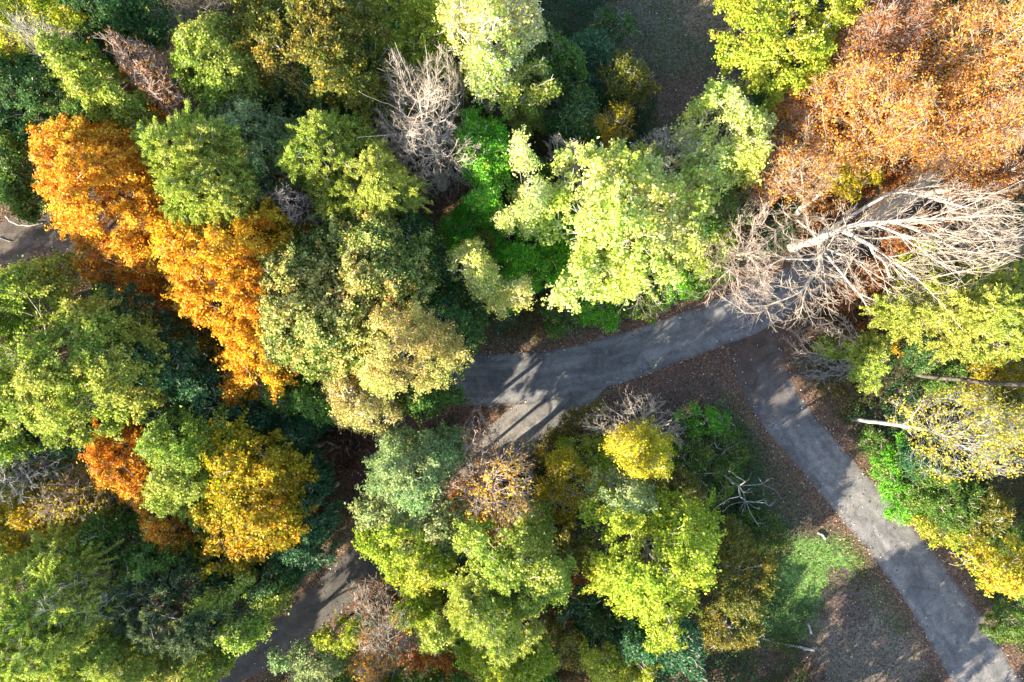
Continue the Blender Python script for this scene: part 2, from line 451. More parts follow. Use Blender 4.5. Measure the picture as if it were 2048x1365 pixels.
LANE = ribbon_pts([(1510, 625, 62), (1512, 690, 54), (1535, 770, 50), (1585, 850, 47), (1650, 925, 47), (1720, 1005, 48), (1790, 1090, 50), (1850, 1170, 52), (1905, 1250, 56), (1960, 1345, 60), (2030, 1460, 60), (2200, 1750, 60)])
def road_dist(x, y):
    """signed distance outside each road edge (negative = on the road)"""
    res = []
    for R in (MAIN, FORK, LANE, TRACK):
        d = np.full(x.shape, 1e9)
        for i in range(0, len(R), 3):
            d = np.minimum(d, np.hypot(x - R[i, 0], y - R[i, 1]) - R[i, 2])
        res.append(d)
    return res

def road_material(name, c_a, c_b, seam):
    m = bpy.data.materials.new(name); m.use_nodes = True
    nt = m.node_tree; n = nt.nodes; l = nt.links; pb = n["Principled BSDF"]
    at = n.new("ShaderNodeAttribute"); at.attribute_name = "tint"
    ge = n.new("ShaderNodeNewGeometry")
    no = n.new("ShaderNodeTexNoise"); no.inputs['Scale'].default_value = 9.0; no.inputs['Detail'].default_value = 8; no.inputs['Roughness'].default_value = .75
    l.new(ge.outputs['Position'], no.inputs['Vector'])
    cr = n.new("ShaderNodeValToRGB"); cr.color_ramp.elements[0].position = .32; cr.color_ramp.elements[1].position = .68
    cr.color_ramp.elements[0].color = (.62, .62, .62, 1); cr.color_ramp.elements[1].color = (1.3, 1.3, 1.3, 1)
    l.new(no.outputs['Fac'], cr.inputs[0])
    mx = n.new("ShaderNodeMix"); mx.data_type = 'RGBA'; mx.blend_type = 'MULTIPLY'; mx.inputs[0].default_value = 1
    l.new(at.outputs['Color'], mx.inputs[6]); l.new(cr.outputs[0], mx.inputs[7])
    n2 = n.new("ShaderNodeTexNoise"); n2.inputs['Scale'].default_value = .55; n2.inputs['Detail'].default_value = 6; n2.inputs['Roughness'].default_value = .65; n2.inputs['Distortion'].default_value = 1.2
    l.new(ge.outputs['Position'], n2.inputs['Vector'])
    c2 = n.new("ShaderNodeValToRGB"); c2.color_ramp.elements[0].position = .40; c2.color_ramp.elements[1].position = .60
    c2.color_ramp.elements[0].color = (.70, .70, .71, 1); c2.color_ramp.elements[1].color = (1.14, 1.12, 1.09, 1); l.new(n2.outputs['Fac'], c2.inputs[0])
    vo = n.new("ShaderNodeTexVoronoi"); vo.feature = 'DISTANCE_TO_EDGE'; vo.inputs['Scale'].default_value = .42; vo.inputs['Randomness'].default_value = 1
    wp = n.new("ShaderNodeVectorMath"); wp.operation = 'MULTIPLY_ADD'; wp.inputs[1].default_value = (1.1, 1.1, 0); l.new(no.outputs['Color'], wp.inputs[0]); l.new(ge.outputs['Position'], wp.inputs[2]); l.new(wp.outputs[0], vo.inputs['Vector'])
    ck = n.new("ShaderNodeMapRange"); ck.inputs['From Max'].default_value = .018; ck.inputs['To Min'].default_value = .62; l.new(vo.outputs['Distance'], ck.inputs[0])
    m2 = n.new("ShaderNodeMix"); m2.data_type = 'RGBA'; m2.blend_type = 'MULTIPLY'; m2.inputs[0].default_value = 1; l.new(mx.outputs[2], m2.inputs[6]); l.new(c2.outputs[0], m2.inputs[7])
    m3 = n.new("ShaderNodeVectorMath"); m3.operation = 'SCALE'; l.new(m2.outputs[2], m3.inputs[0]); l.new(ck.outputs[0], m3.inputs['Scale']); l.new(m3.outputs[0], pb.inputs['Base Color'])
    bp = n.new("ShaderNodeBump"); bp.inputs['Strength'].default_value = .6; bp.inputs['Distance'].default_value = .04
    l.new(no.outputs['Fac'], bp.inputs['Height']); l.new(bp.outputs[0], pb.inputs['Normal'])
    pb.inputs['Roughness'].default_value = .9
    return m
M_ROAD = road_material("gravelled_asphalt", None, None, 0)

def build_road(name, R, z, ca, cb, seed, fade=None, joint=None, far=None):
    g = np.random.default_rng(seed); n = len(R); d = np.gradient(R[:, :2], axis=0); d = nrm(d); nn = np.column_stack([-d[:, 1], d[:, 0]])
    cols = 25; s = np.linspace(-1, 1, cols); arc = np.concatenate([[0], np.cumsum(np.linalg.norm(np.diff(R[:, :2], axis=0), axis=1))])
    eL = 1 + .16 * (fbm(arc, arc * 0 + 3, 1.6, seed) - .5) + .10 * (fbm(arc, arc * 0 + 9, .5, seed + 4) - .5)
    eR = 1 + .16 * (fbm(arc, arc * 0 + 30, 1.6, seed + 9) - .5) + .10 * (fbm(arc, arc * 0 + 90, .5, seed + 14) - .5)
    off = s[None, :] * R[:, 2:3] * np.where(s[None, :] < 0, eL[:, None], eR[:, None])
    X = R[:, 0:1] + nn[:, 0:1] * off; Y = R[:, 1:2] + nn[:, 1:2] * off
    Z = z + .035 * (1 - s[None, :] ** 2) + 0 * X
    V = np.stack([X, Y, Z], -1).reshape(-1, 3)
    i = np.arange(n - 1)[:, None] * cols; j = np.arange(cols - 1)[None, :]
    F = np.stack([i + j, i + j + cols, i + j + cols + 1, i + j + 1], -1).reshape(-1, 4)
    if True:
        sm = (s[:-1] + s[1:]) / 2; A = np.repeat(arc[:-1, None], cols - 1, 1); B = np.repeat(sm[None, :], n - 1, 0) * R[:-1, 2:3]
        st = fbm(A * .12, B * 1.0, .5, seed + 20, 3) * .6 + fbm(A * .5, B * 2, 1.2, seed + 31) * .4      # streaks along the travelled way
        track = np.exp(-((np.abs(sm) - .45) / .17) ** 2)[None, :]
        k = np.clip((st - .5) * 3.4 + .5 - .15 * track, 0, 1)[..., None]
        col = np.array(ca) * (1 - k) + np.array(cb) * k
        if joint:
            shade_f = np.clip((A - 17) / 7, 0, 1)[..., None]; col = col * (1 - shade_f * .62)  # shade over the lower stretch is put into the road colour
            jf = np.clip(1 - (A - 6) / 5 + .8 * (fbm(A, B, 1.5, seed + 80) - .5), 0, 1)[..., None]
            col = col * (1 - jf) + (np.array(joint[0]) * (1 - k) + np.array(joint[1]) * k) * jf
        mid = np.exp(-(sm / .14) ** 2)[None, :, None]
        col = col * (1 - .16 * mid * (st[..., None] > .5))
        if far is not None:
            ff = np.clip((R[:-1, 0] - far) / 3, 0, 1)[:, None, None]; col = col * (1 - .52 * ff)  # far stretch under the dead tree: shade painted as a darker surface colour
        ed = np.clip((np.abs(sm) - .86) / .14, 0, 1)[None, :, None]
        col = col * (1 - ed * .45) + np.array([.11, .075, .055]) * ed * .45
        if fade is not None:
            f = np.clip(1.35 - A / fade * 1.35 + .7 * (fbm(A, B, 1.2, seed + 60) - .5), 0, 1)[..., None]
            col = col * (1 - f) + np.array([.085, .058, .045]) * f
        cc = col.reshape(-1, 3)
    return tag(mesh_quads(name, V, F, M_ROAD, cols=cc, smooth=True), kind="structure")
build_road("dirt_track", TRACK, .006, (.085, .066, .052), (.135, .108, .088), 90)
build_road("lane", LANE, .010, (.155, .15, .15), (.235, .226, .222), 70, fade=11)
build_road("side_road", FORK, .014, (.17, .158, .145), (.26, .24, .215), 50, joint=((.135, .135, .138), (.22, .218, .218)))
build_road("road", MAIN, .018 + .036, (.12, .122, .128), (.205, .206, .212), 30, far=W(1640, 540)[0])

# ---------------------------------------------------------------- ground
BLOBS = [  # px, py, rx, ry, rot, colour, strength : what the ground itself is covered with
    (1640, 1130, 105, 75, -30, (.110, .215, .042), .9),       # lawn patch
    (1560, 1240, 90, 60, -10, (.070, .150, .035), .8),
    (1480, 1000, 130, 110, 20, (.065, .100, .032), .75),       # weedy green under the snag
    (1420, 880, 60, 70, 10, (.050, .095, .030), .6),
    (1380, 870, 90, 50, 0, (.065, .062, .030), .6),
    (1740, 1290, 125, 115, 20, (.135, .108, .082), 1.0),       # bare dirt pull-off
    (1700, 1195, 55, 60, 0, (.085, .060, .050), 1.0),
    (1790, 1200, 60, 60, 30, (.085, .088, .045), .6),
    (1320, 60, 130, 110, 0, (.100, .082, .055), .8),           # clearing at the top
    (1420, 30, 60, 50, 0, (.155, .105, .070), .7),
    (1400, 170, 110, 60, 0, (.105, .066, .048), .9),
    (1260, 200, 120, 60, 0, (.095, .062, .044), .8),
    (1120, 20, 110, 50, 0, (.065, .070, .055), .8),
    (1360, 110, 80, 40, 0, (.075, .085, .042), .5), (1310, 30, 60, 50, 0, (.070, .082, .045), .5),
    (1110, 640, 200, 40, -8, (.040, .060, .022), .7),
    (1250, 660, 200, 10, -14, (.12, .072, .045), .8),
    (860, 390, 90, 110, 30, (.115, .060, .036), .9),
    (1700, 640, 110, 60, -20, (.085, .042, .028), .9),
    (1540, 660, 60, 40, 0, (.078, .050, .040), .9),
    (1650, 370, 160, 50, -25, (.26, .085, .025), .8),
    (1900, 470, 160, 70, -30, (.095, .050, .030), .8),
    (1900, 720, 150, 60, 0, (.075, .048, .030), .8),
    (1740, 810, 60, 60, 0, (.040, .026, .020), .9),
    (1800, 1000, 60, 90, -40, (.050, .085, .030), .7),
    (1880, 1150, 80, 50, 30, (.115, .088, .058), .8),
    (780, 870, 170, 70, -35, (.085, .048, .036), .9),
    (1340, 780, 170, 60, -18, (.092, .060, .048), .9),
    (1600, 1000, 60, 120, -40, (.090, .062, .045), .8),
    (60, 480, 110, 40, -10, (.115, .092, .078), .8)]
def ground_color(x, y):
    base = np.array([.085, .058, .038]); alt = np.array([.055, .072, .028]); dk = np.array([.032, .024, .018])
    a = fbm(x, y, 6.0, 100); b = fbm(x, y, 1.4, 200)
    k = np.clip((a - .45) * 4, 0, 1)[..., None]; c = base * (1 - k) + alt * k
    for (px, py, rx, ry, rot, col, st) in BLOBS:
        w = W(px, py); sx, sy = rx * CAM_H / FPX, ry * CAM_H / FPX; r = math.radians(-rot)
        dx = x - w[0]; dy = y - w[1]; u = (dx * math.cos(r) + dy * math.sin(r)) / sx; v = (-dx * math.sin(r) + dy * math.cos(r)) / sy
        q = np.sqrt(u * u + v * v) + (fbm(x, y, 1.6, 300) - .5) * .9 + (fbm(x, y, .5, 310) - .5) * .5
        f = np.clip((1.12 - q) / .28, 0, 1)[..., None] * st; c = c * (1 - f) + np.array(col) * f
    dr = road_dist(x, y); dd = np.minimum.reduce(dr)
    e = np.clip(1 - (dd - .1) / (1.3 + .9 * fbm(x, y, 2.0, 400)), 0, 1)[..., None] * .85     # leaf drift along the road edges
    c = c * (1 - e) + np.array([.125, .072, .050]) * e
    m = (.72 + .56 * b)[..., None]
    return c * m
def ground_material():
    m = bpy.data.materials.new("forest_floor"); m.use_nodes = True
    nt = m.node_tree; n = nt.nodes; l = nt.links; pb = n["Principled BSDF"]
    at = n.new("ShaderNodeAttribute"); at.attribute_name = "tint"; ge = n.new("ShaderNodeNewGeometry")
    vo = n.new("ShaderNodeTexVoronoi"); vo.inputs['Scale'].default_value = 9; l.new(ge.outputs['Position'], vo.inputs['Vector'])
    no = n.new("ShaderNodeTexNoise"); no.inputs['Scale'].default_value = 5; no.inputs['Detail'].default_value = 8; no.inputs['Roughness'].default_value = .8
    l.new(ge.outputs['Position'], no.inputs['Vector'])
    sp = n.new("ShaderNodeSeparateColor"); l.new(vo.outputs['Color'], sp.inputs[0])
    mp = n.new("ShaderNodeMapRange"); mp.inputs['To Min'].default_value = .45; mp.inputs['To Max'].default_value = 1.65; l.new(sp.outputs[0], mp.inputs[0])
    m1 = n.new("ShaderNodeMapRange"); m1.inputs['From Min'].default_value = .3; m1.inputs['From Max'].default_value = .7; m1.inputs['To Min'].default_value = .5; m1.inputs['To Max'].default_value = 1.5; l.new(no.outputs['Fac'], m1.inputs[0])
    mu = n.new("ShaderNodeMath"); mu.operation = 'MULTIPLY'; l.new(mp.outputs[0], mu.inputs[0]); l.new(m1.outputs[0], mu.inputs[1])
    vm = n.new("ShaderNodeVectorMath"); vm.operation = 'SCALE'; l.new(at.outputs['Color'], vm.inputs[0]); l.new(mu.outputs[0], vm.inputs['Scale'])
    l.new(vm.outputs[0], pb.inputs['Base Color'])
    bp = n.new("ShaderNodeBump"); bp.inputs['Strength'].default_value = .9; bp.inputs['Distance'].default_value = .08; l.new(no.outputs['Fac'], bp.inputs['Height']); l.new(bp.outputs[0], pb.inputs['Normal'])
    pb.inputs['Roughness'].default_value = .95
    return m
def axis(a, b, st, far):
    fine = np.arange(a, b + st / 2, st); out = np.array([1.5, 4, 9, 18, 40, 90, 250, 600, far])
    return np.concatenate([a - out[::-1], fine, b + out])
gx = axis(-47, 47, .28, 1500); gy = axis(-33, 33, .28, 1500)
GX, GY = np.meshgrid(gx, gy); V = np.stack([GX, GY, 0 * GX], -1).reshape(-1, 3); nc = len(gx)
i = np.arange(len(gy) - 1)[:, None] * nc; j = np.arange(nc - 1)[None, :]
F = np.stack([i + j, i + j + 1, i + j + 1 + nc, i + j + nc], -1).reshape(-1, 4)
cx = (GX[:-1, :-1] + GX[1:, 1:]) / 2; cy = (GY[:-1, :-1] + GY[1:, 1:]) / 2
tag(mesh_quads("ground", V, F, ground_material(), cols=ground_color(cx, cy).reshape(-1, 3)), kind="structure")

# where nothing taller than litter grows
def openness(x, y):
    dr = road_dist(x, y); dd = np.minimum.reduce(dr); o = np.clip(1 - (dd - .5) / 1.6, 0, 1)
    for (px, py, rx, ry, rot) in [(1740, 1290, 150, 140, 0), (1640, 1130, 110, 80, -30), (1370, 70, 170, 140, 0), (1400, 190, 110, 70, 0), (1420, 820, 130, 60, -20), (870, 400, 70, 90, 30),
                                  (760, 890, 150, 70, -35), (1480, 740, 100, 70, 0), (1880, 1130, 60, 40, 30), (1600, 1010, 60, 110, -40), (1340, 775, 160, 40, -18)]:
        w = W(px, py); sx, sy = rx * CAM_H / FPX, ry * CAM_H / FPX; r = math.radians(-rot); dx = x - w[0]; dy = y - w[1]
        u = (dx * math.cos(r) + dy * math.sin(r)) / sx; v = (-dx * math.sin(r) + dy * math.cos(r)) / sy
        q = np.sqrt(u * u + v * v) + (fbm(x, y, 2.0, 500) - .5) * .5
        o = np.maximum(o, np.clip((1.1 - q) / .3, 0, 1))
    return o

# undergrowth: seedlings, ferns and brambles nobody could count
g = np.random.default_rng(77)
n = 60000; q = np.column_stack([g.uniform(-47, 47, n), g.uniform(-33, 33, n)])
keep = (openness(q[:, 0], q[:, 1]) < g.uniform(.15, .6, n)) & (fbm(q[:, 0], q[:, 1], 3.0, 600) > .30 + g.uniform(-.06, .06, n))
q = q[keep]; k = 12; hgt = .15 + np.maximum(0, fbm(q[:, 0], q[:, 1], 2.6, 610) - .25) * 3.2 * g.uniform(.25, 1.1, len(q)) * (1 - np.clip(openness(q[:, 0], q[:, 1]) * 2, 0, .9))
p = np.repeat(np.column_stack([q, hgt]), k, 0) + g.normal(0, 1, (len(q) * k, 3)) * np.array([.17, .17, .10]); p[:, 2] = np.maximum(p[:, 2], .04)
V, F = leaf_quads(p, g.normal(0, .45, (len(p), 3)) + np.array([0, 0, 1.]), .17 * g.uniform(.6, 1.3, len(p)), .6, g)
hue = fbm(q[:, 0], q[:, 1], 4.5, 620); hue = np.repeat(hue, k) + g.normal(0, .05, len(p))
tab = np.array([[.035, .085, .035], [.045, .105, .028], [.075, .105, .028], [.11, .10, .03], [.13, .075, .03]])
t = np.clip((hue - .32) / .36, 0, .999) * 4; ii = t.astype(int); ff = (t - ii)[:, None]
cols = (tab[ii] * (1 - ff) + tab[np.minimum(ii + 1, 4)] * ff) * np.exp(g.normal(0, .25, (len(p), 1)))
tag(mesh_quads("undergrowth", V, F, M_LEAF, cols=cols), "low tangled green and brown undergrowth on the forest floor", "undergrowth", kind="stuff")

# fallen leaves, thick beside the roads
n = 260000; q = np.column_stack([g.uniform(-46, 46, n), g.uniform(-31, 31, n)])
dr = road_dist(q[:, 0], q[:, 1]); dd = np.minimum.reduce(dr)
onroad = dd < -.15; edge = (dd >= -.15) & (dd < 1.8)
pk = np.where(onroad, np.where(dr[2] < 0, .05, .02), np.where(edge, .95, .42 * (.4 + 1.2 * fbm(q[:, 0], q[:, 1], 2.0, 700))))
pk = np.where((dd < 0) & (dd > -.5), .16 + .5 * fbm(q[:, 0], q[:, 1], 1.2, 720) ** 2, pk)
keep = g.random(n) < pk; q = q[keep]; on = dd[keep] < .2
z = np.where(on, .075, .012) + g.uniform(0, .03, len(q))
p = np.column_stack([q, z])
V, F = leaf_quads(p, g.normal(0, .3, (len(p), 3)) + np.array([0, 0, 1.]), .11 * g.uniform(.6, 1.4, len(p)), .75, g)
tab = np.array([[.12, .065, .042], [.20, .115, .07], [.30, .19, .11], [.10, .05, .035], [.42, .36, .26], [.28, .10, .03], [.34, .24, .05]])
cols = tab[g.choice(7, len(p), p=[.30, .26, .10, .22, .035, .055, .03])] * np.exp(g.normal(0, .22, (len(p), 1)))
cols = np.where(g.random((len(p), 1)) < np.where(on, .12, .02)[:, None], np.array([.62, .58, .48]), cols)
tag(mesh_quads("fallen_leaves", V, F, M_LITTER, cols=cols), "brown and tan fallen leaves drifted along the road edges", "fallen leaves", kind="stuff")

# grass: fine blades on the lawn patch and the weedy clearings
n = 150000; q = np.column_stack([g.uniform(-47, 47, n), g.uniform(-33, 33, n)]); pk = np.zeros(n)
for (px, py, rx, ry, rot, st) in [(1640, 1130, 105, 75, -30, .7), (1560, 1240, 100, 60, -10, .8), (1480, 1000, 130, 110, 20, .5), (1790, 1200, 60, 60, 30, .3), (1330, 60, 150, 120, 0, .35), (1420, 870, 60, 60, 10, .5), (1250, 130, 110, 100, 0, .5), (1740, 1290, 110, 90, 20, .12)]:
    w = W(px, py); u = (q[:, 0] - w[0]) / (rx * CAM_H / FPX); v = (q[:, 1] - w[1]) / (ry * CAM_H / FPX)
    f = np.clip((1.15 - np.hypot(u, v) - (fbm(q[:, 0], q[:, 1], 1.6, 300) - .5) * .9) / .3, 0, 1) * st; pk = np.maximum(pk, f)
pk = np.where(dd[:0].size == 0, pk, pk)
dr = road_dist(q[:, 0], q[:, 1]); pk = np.where(np.minimum(dr[0], dr[2]) < .5, 0, pk)
q = q[g.random(n) < pk]; q = np.repeat(q, 4, 0) + g.normal(0, .08, (len(q) * 4, 2)); m = len(q)
d = nrm(g.normal(0, .5, (m, 3)) + np.array([0, 0, .8])); L = .16 * g.uniform(.6, 1.5, m)
p = np.column_stack([q, np.zeros(m)]) + d * (L * .5)[:, None]
V, F = leaf_quads(p, g.normal(0, 1, (m, 3)), L, .22, g, along=d)
cc = np.array([.125, .250, .038]) * np.exp(g.normal(0, .25, (m, 1))) + np.array([.05, .03, .0]) * (g.random((m, 1)) < .25)
tag(mesh_quads("grass", V, F, M_LEAF, cols=cc), "short green grass and weeds in the clearing beside the lane", "grass", kind="stuff")

exec_trees = True
# ================================================================ TREES
T = tree; B = bare
BT, MT, PT, BI, NT, SH = "broadleaf_tree", "maple_tree", "pine_tree", "birch_tree", "bare_tree", "shrub"
# ---- upper left
T(BT, "yellow-green tree with orange flecks filling the top left corner", "tree", (40, 25, 120, 65, 0), 13, 'yg', .8, accent=.25)
T(BT, "dark green fine-leaved tree on the left edge above the orange maple", "tree", [(-60,110),(60,100),(120,160),(190,200),(210,250),(130,250),(60,260),(-60,260)], 13, 'dark', 1.1, leaf=.13)
B(NT, "thin bare grey tree near the top left corner beside the light green crown", "bare tree", (85, 75, 70, 45, 30), 16, 'grey', 110, twigs=3)
T(BT, "bright light green tree, long crown left of the reddish bare tree", "tree", [(80,80),(105,68),(150,85),(170,120),(240,145),(255,200),(235,235),(190,235),(150,200),(110,160),(95,110)], 15.5, 'light', 1.1)
T(BT, "dark green tree at the top edge above the reddish bare tree", "tree", (190, 35, 110, 60, 0), 12.5, 'dark', 1.0)
B(NT, "bare tree with reddish buds leaning outward above the yellow-green pine", "bare tree", [(190,70),(250,50),(310,70),(350,110),(365,190),(345,225),(290,190),(220,140),(190,100)], 17.5, 'pink', 190, base=(400, 280), leaves='rust', lfrac=.5, twiglen=.7)
T(BT, "small gold-brown understory tree under the reddish bare tree", "tree", (275, 180, 50, 38, 20), 8, 'rustgold', .8)
T(BT, "medium green upright tree right of the reddish bare tree", "tree", [(350,40),(420,25),(490,50),(505,120),(470,190),(400,215),(350,200),(325,140),(335,90)], 15, 'light', 1.0, accent=.03)
B(NT, "dark bare tree top at the upper edge above the medium green tree", "bare tree", (400, 8, 90, 34, 0), 16, 'dark', 120)
T(BT, "large olive-yellow tree with orange flecks at the top left of centre", "tree", [(460,-30),(700,-40),(745,60),(730,165),(690,205),(640,215),(600,170),(540,150),(490,100),(465,50)], 16, 'olive', 1.0, accent=.16)
T(BT, "green tree top below the olive-yellow tree and beside its orange tips", "tree", (640, 150, 60, 55, 0), 13, 'mid', .9, accent=.15)
T(PT, "small blue-green young pine in the dark gap under the olive-yellow tree", "pine", (560, 200, 48, 40, 0), 8.5, 'blue', .9, kind='pine')
T(BT, "dark green tree between the olive-yellow tree and the big white bare tree", "tree", (720, 190, 55, 90, 0), 10, 'dark', 1.0)
T(BT, "vivid yellow-green tree at the top edge behind the big white bare tree", "tree", [(740,-20),(900,-30),(930,60),(940,170),(880,190),(790,170),(745,90)], 10.5, 'yg', .85, accent=.05)
T(BT, "green tree below the reddish bare tree beside the yellow-green pine", "tree", (200, 225, 85, 30, 5), 12, 'mid', 1.0)
T(BT, "bluish green tree with light tips above the round-crowned pines", "tree", [(390,195),(480,185),(560,225),(590,290),(560,350),(500,390),(450,350),(430,270)], 14, 'sage', 1.0)
T(BT, "dark bluish green tree in the gap left of the big white bare tree", "tree", (620, 245, 60, 45, 0), 10, 'blue', 1.0)
T(PT, "soft yellow-green pine between the two orange maples", "pine", [(235,225),(320,232),(400,222),(455,290),(470,360),(455,410),(400,440),(340,440),(300,390),(280,330),(245,285)], 18.5, 'pine', 1.25, gap=.28, kind='pine')
T(PT, "bright green pine right of the small bare tree near the leaf-covered clearing", "pine", [(570,262),(640,215),(700,235),(730,290),(790,320),(835,345),(815,385),(760,410),(700,420),(640,400),(600,350),(570,310)], 16, 'pine', 1.25, gap=.28, kind='pine', accent=.02)
T(BT, "narrow green tree between the yellow-green pine and the small bare tree", "tree", (500, 400, 55, 50, 30), 11.5, 'mid', 1.0)
B(NT, "small bare tree with pinkish twigs in a dark gap above the big maple", "bare tree", [(520,400),(545,360),(600,375),(640,420),(645,440),(590,445),(530,430)], 15, 'pink', 100, base=(600, 400), twiglen=.6)
T(BT, "green tree on the left edge beside the orange maple", "tree", (5, 330, 45, 75, 0), 12, 'mid', .9, accent=.12)
T(SH, "dark green shrub by the dirt track at the left edge", "shrub", (50, 385, 46, 26, 30), 4, 'dark', .9)
T(MT, "large bright orange maple on the left edge of the photo", "maple", [(28,262),(70,245),(130,240),(200,252),(240,290),(275,330),(300,390),(305,440),(250,470),(190,480),(150,470),(95,430),(60,390),(45,330)], 16.5, 'orange', 1.15, leaf=.155)
T(MT, "smaller copper-orange maple below the large bright orange one", "maple", [(150,470),(230,465),(300,470),(310,520),(280,550),(230,560),(170,555),(140,520)], 12.5, 'orange', 1.1, leaf=.155, accent=.45)
T(MT, "golden orange maple left of the big round green maple", "maple", [(290,478),(340,442),(430,428),(520,436),(548,480),(535,540),(520,580),(520,740),(490,760),(450,740),(440,690),(390,650),(350,600),(310,540)], 16.5, 'gold', 1.15, leaf=.155)
T(MT, "dim rust-gold maple sapling under the edge of the golden maple", "maple", (300, 600, 62, 55, 20), 8, 'rustgold', .9, leaf=.145)
T(MT, "bronze-gold low maple below the golden orange maple", "maple", (475, 750, 45, 50, 0), 10, 'gold', .9, leaf=.145, accent=.6)
T(BT, "dark gold tree between the golden maple and the big round maple", "tree", (565, 455, 48, 32, 0), 11, 'ygold', .9)
T(BT, "brown-green fading tree between the golden maple and the left green oak", "tree", (370, 690, 60, 55, 30), 8.5, 'olive', .8, accent=.3)
# ---- centre left
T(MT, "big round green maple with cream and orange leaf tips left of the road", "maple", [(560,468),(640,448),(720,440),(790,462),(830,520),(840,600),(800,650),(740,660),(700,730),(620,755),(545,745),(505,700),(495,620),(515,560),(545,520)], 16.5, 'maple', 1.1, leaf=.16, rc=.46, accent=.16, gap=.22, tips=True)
T(MT, "dark green maple crown on the shaded side of the big round maple", "maple", [(740,432),(810,430),(860,460),(885,510),(880,560),(830,580),(780,540),(740,490)], 12.5, 'dark', 1.1, accent=.10)
T(MT, "dark green tree with a few cream tips hanging over the road's left end", "maple", [(840,575),(900,565),(945,600),(945,670),(930,740),(890,760),(850,740),(820,650)], 11.5, 'dark', 1.1, accent=.08)
T(BT, "dark green tree below the pale birch at the road's lower edge", "tree", (845, 790, 62, 38, -10), 9.5, 'mid', 1.1, accent=.03)
T(BT, "mid green tree below the big round maple and left of the pale birch", "tree", (600, 790, 70, 48, 0), 10.5, 'mid', 1.0)
T(BI, "pale yellow-leaved birch with white limbs in front of the big round maple", "birch", [(735,605),(800,598),(850,620),(880,670),(912,715),(890,750),(850,775),(790,780),(740,760),(700,740),(690,690),(720,650)], 17.5, 'pale', .85, leaf=.12, bark='white', twigs=1, rtip=.016)
T(BI, "thin grey-green birch below the pale yellow birch", "birch", [(640,740),(700,750),(760,790),(790,850),(750,870),(690,860),(650,810)], 13, 'pale', .55, leaf=.12, bark='white', twigs=2, rtip=.02, accent=.3)
T(BT, "light green spreading oak filling the left edge below the dirt track", "oak", [(-80,560),(20,545),(90,545),(140,570),(190,620),(235,690),(250,760),(240,830),(190,860),(110,880),(40,890),(-80,880)], 17, 'light', 1.15, accent=.06)
T(BT, "bluish dark green tree on the shaded side of the left oak", "tree", [(150,570),(230,590),(300,640),(360,700),(370,770),(310,800),(260,770),(230,690),(180,620)], 14, 'blue', 1.05, accent=.12)
T(BT, "dark blue-green tree in the shade below the bronze-gold maple", "tree", (430, 820, 80, 62, 15), 11, 'blue', 1.0)
T(BT, "dark green tree with yellow flecks between the left oak and the light green round tree", "tree", (330, 830, 70, 42, 0), 11.5, 'dark', 1.0, accent=.3)
T(BT, "dark green tree under the left oak's lower edge", "tree", (120, 880, 130, 32, 0), 11, 'blue', 1.05)
T(SH, "brown-leaved thicket beside the light streaks left of the side road", "thicket", (665, 890, 70, 38, 10), 2.6, 'brown', .8)
T(PT, "blue-green young pine left of the brown thicket", "pine", (585, 905, 50, 72, -10), 9, 'blue', 1.0, kind='pine')
# ---- lower left
T(MT, "orange maple at lower left beside the bare grey tree", "maple", [(175,875),(230,858),(290,880),(310,930),(290,990),(340,1050),(350,1095),(300,1095),(250,1040),(215,990),(185,930)], 12.5, 'orange', 1.05, leaf=.145, accent=.4)
T(BT, "light green round tree between the lower orange maple and the gold-green tree", "tree", [(255,895),(320,855),(400,850),(440,900),(440,960),(400,1020),(330,1030),(285,990)], 14.5, 'light', 1.05)
T(BT, "large gold-green tree with big leaves in the lower left", "tree", [(400,890),(470,885),(545,930),(575,990),(560,1050),(520,1100),(460,1140),(400,1110),(370,1050),(395,960)], 14.5, 'ygold', 1.05, leaf=.19, accent=.25)
T(BT, "sparse yellow sapling at the right edge of the gold-green tree", "sapling", (545, 955, 38, 40, 0), 12, 'yellow', .35, accent=.5)
T(BT, "olive-green tree below the large gold-green tree", "tree", (440, 1130, 70, 55, 10), 10, 'ygold', .9, accent=.05)
T(BT, "dark bluish green tree beside the side road, right of the gold-green tree", "tree", (612, 1020, 50, 62, 0), 10, 'blue', 1.05)
T(BT, "dark green tree with pale tips on the left bank of the side road", "tree", (590, 1105, 58, 46, 0), 10, 'blue', 1.05, accent=.2)
B(NT, "bare grey tree with a bent trunk at the left edge below the oak", "bare tree", [(-30,900),(60,890),(100,930),(90,1000),(30,1030),(-30,1010)], 15, 'silver', 90, base=(150, 908), twiglen=.6)
B(NT, "tangle of bare dark-stemmed tree left of the lower orange maple", "bare tree", [(40,990),(100,950),(190,960),(215,1010),(180,1050),(90,1060)], 13.5, 'pink', 120, twiglen=.6, leaves='ygold')
T(BT, "yellow and olive mottled tree at the left edge under the bare grey tree", "tree", (40, 1050, 80, 62, 0), 11, 'ygold', .75, accent=.2)
T(BT, "mottled green and gold low tree around the bare grey tree's trunk", "tree", (120, 960, 100, 48, 0), 6, 'olive', .6, accent=.3)
T(BT, "mid green tree below the lower orange maple", "tree", [(120,1080),(190,1050),(270,1080),(340,1100),(370,1140),(300,1160),(200,1160),(130,1140)], 12, 'mid', 1.0)
T(PT, "soft yellow-green pine in the bottom left corner", "pine", [(-60,1150),(40,1140),(100,1120),(150,1160),(170,1230),(150,1300),(120,1400),(-60,1410)], 16.5, 'pine', 1.25, gap=.28, kind='pine')
T(PT, "greyish green pine right of the bottom left corner", "pine", [(200,1180),(280,1150),(350,1180),(400,1230),(380,1300),(300,1320),(220,1290),(180,1240)], 14.5, 'pinegrey', 1.1, kind='pine')
B(NT, "dark bare tree top between the two lower left pines", "bare tree", (165, 1195, 48, 60, 0), 16.5, 'grey', 100)
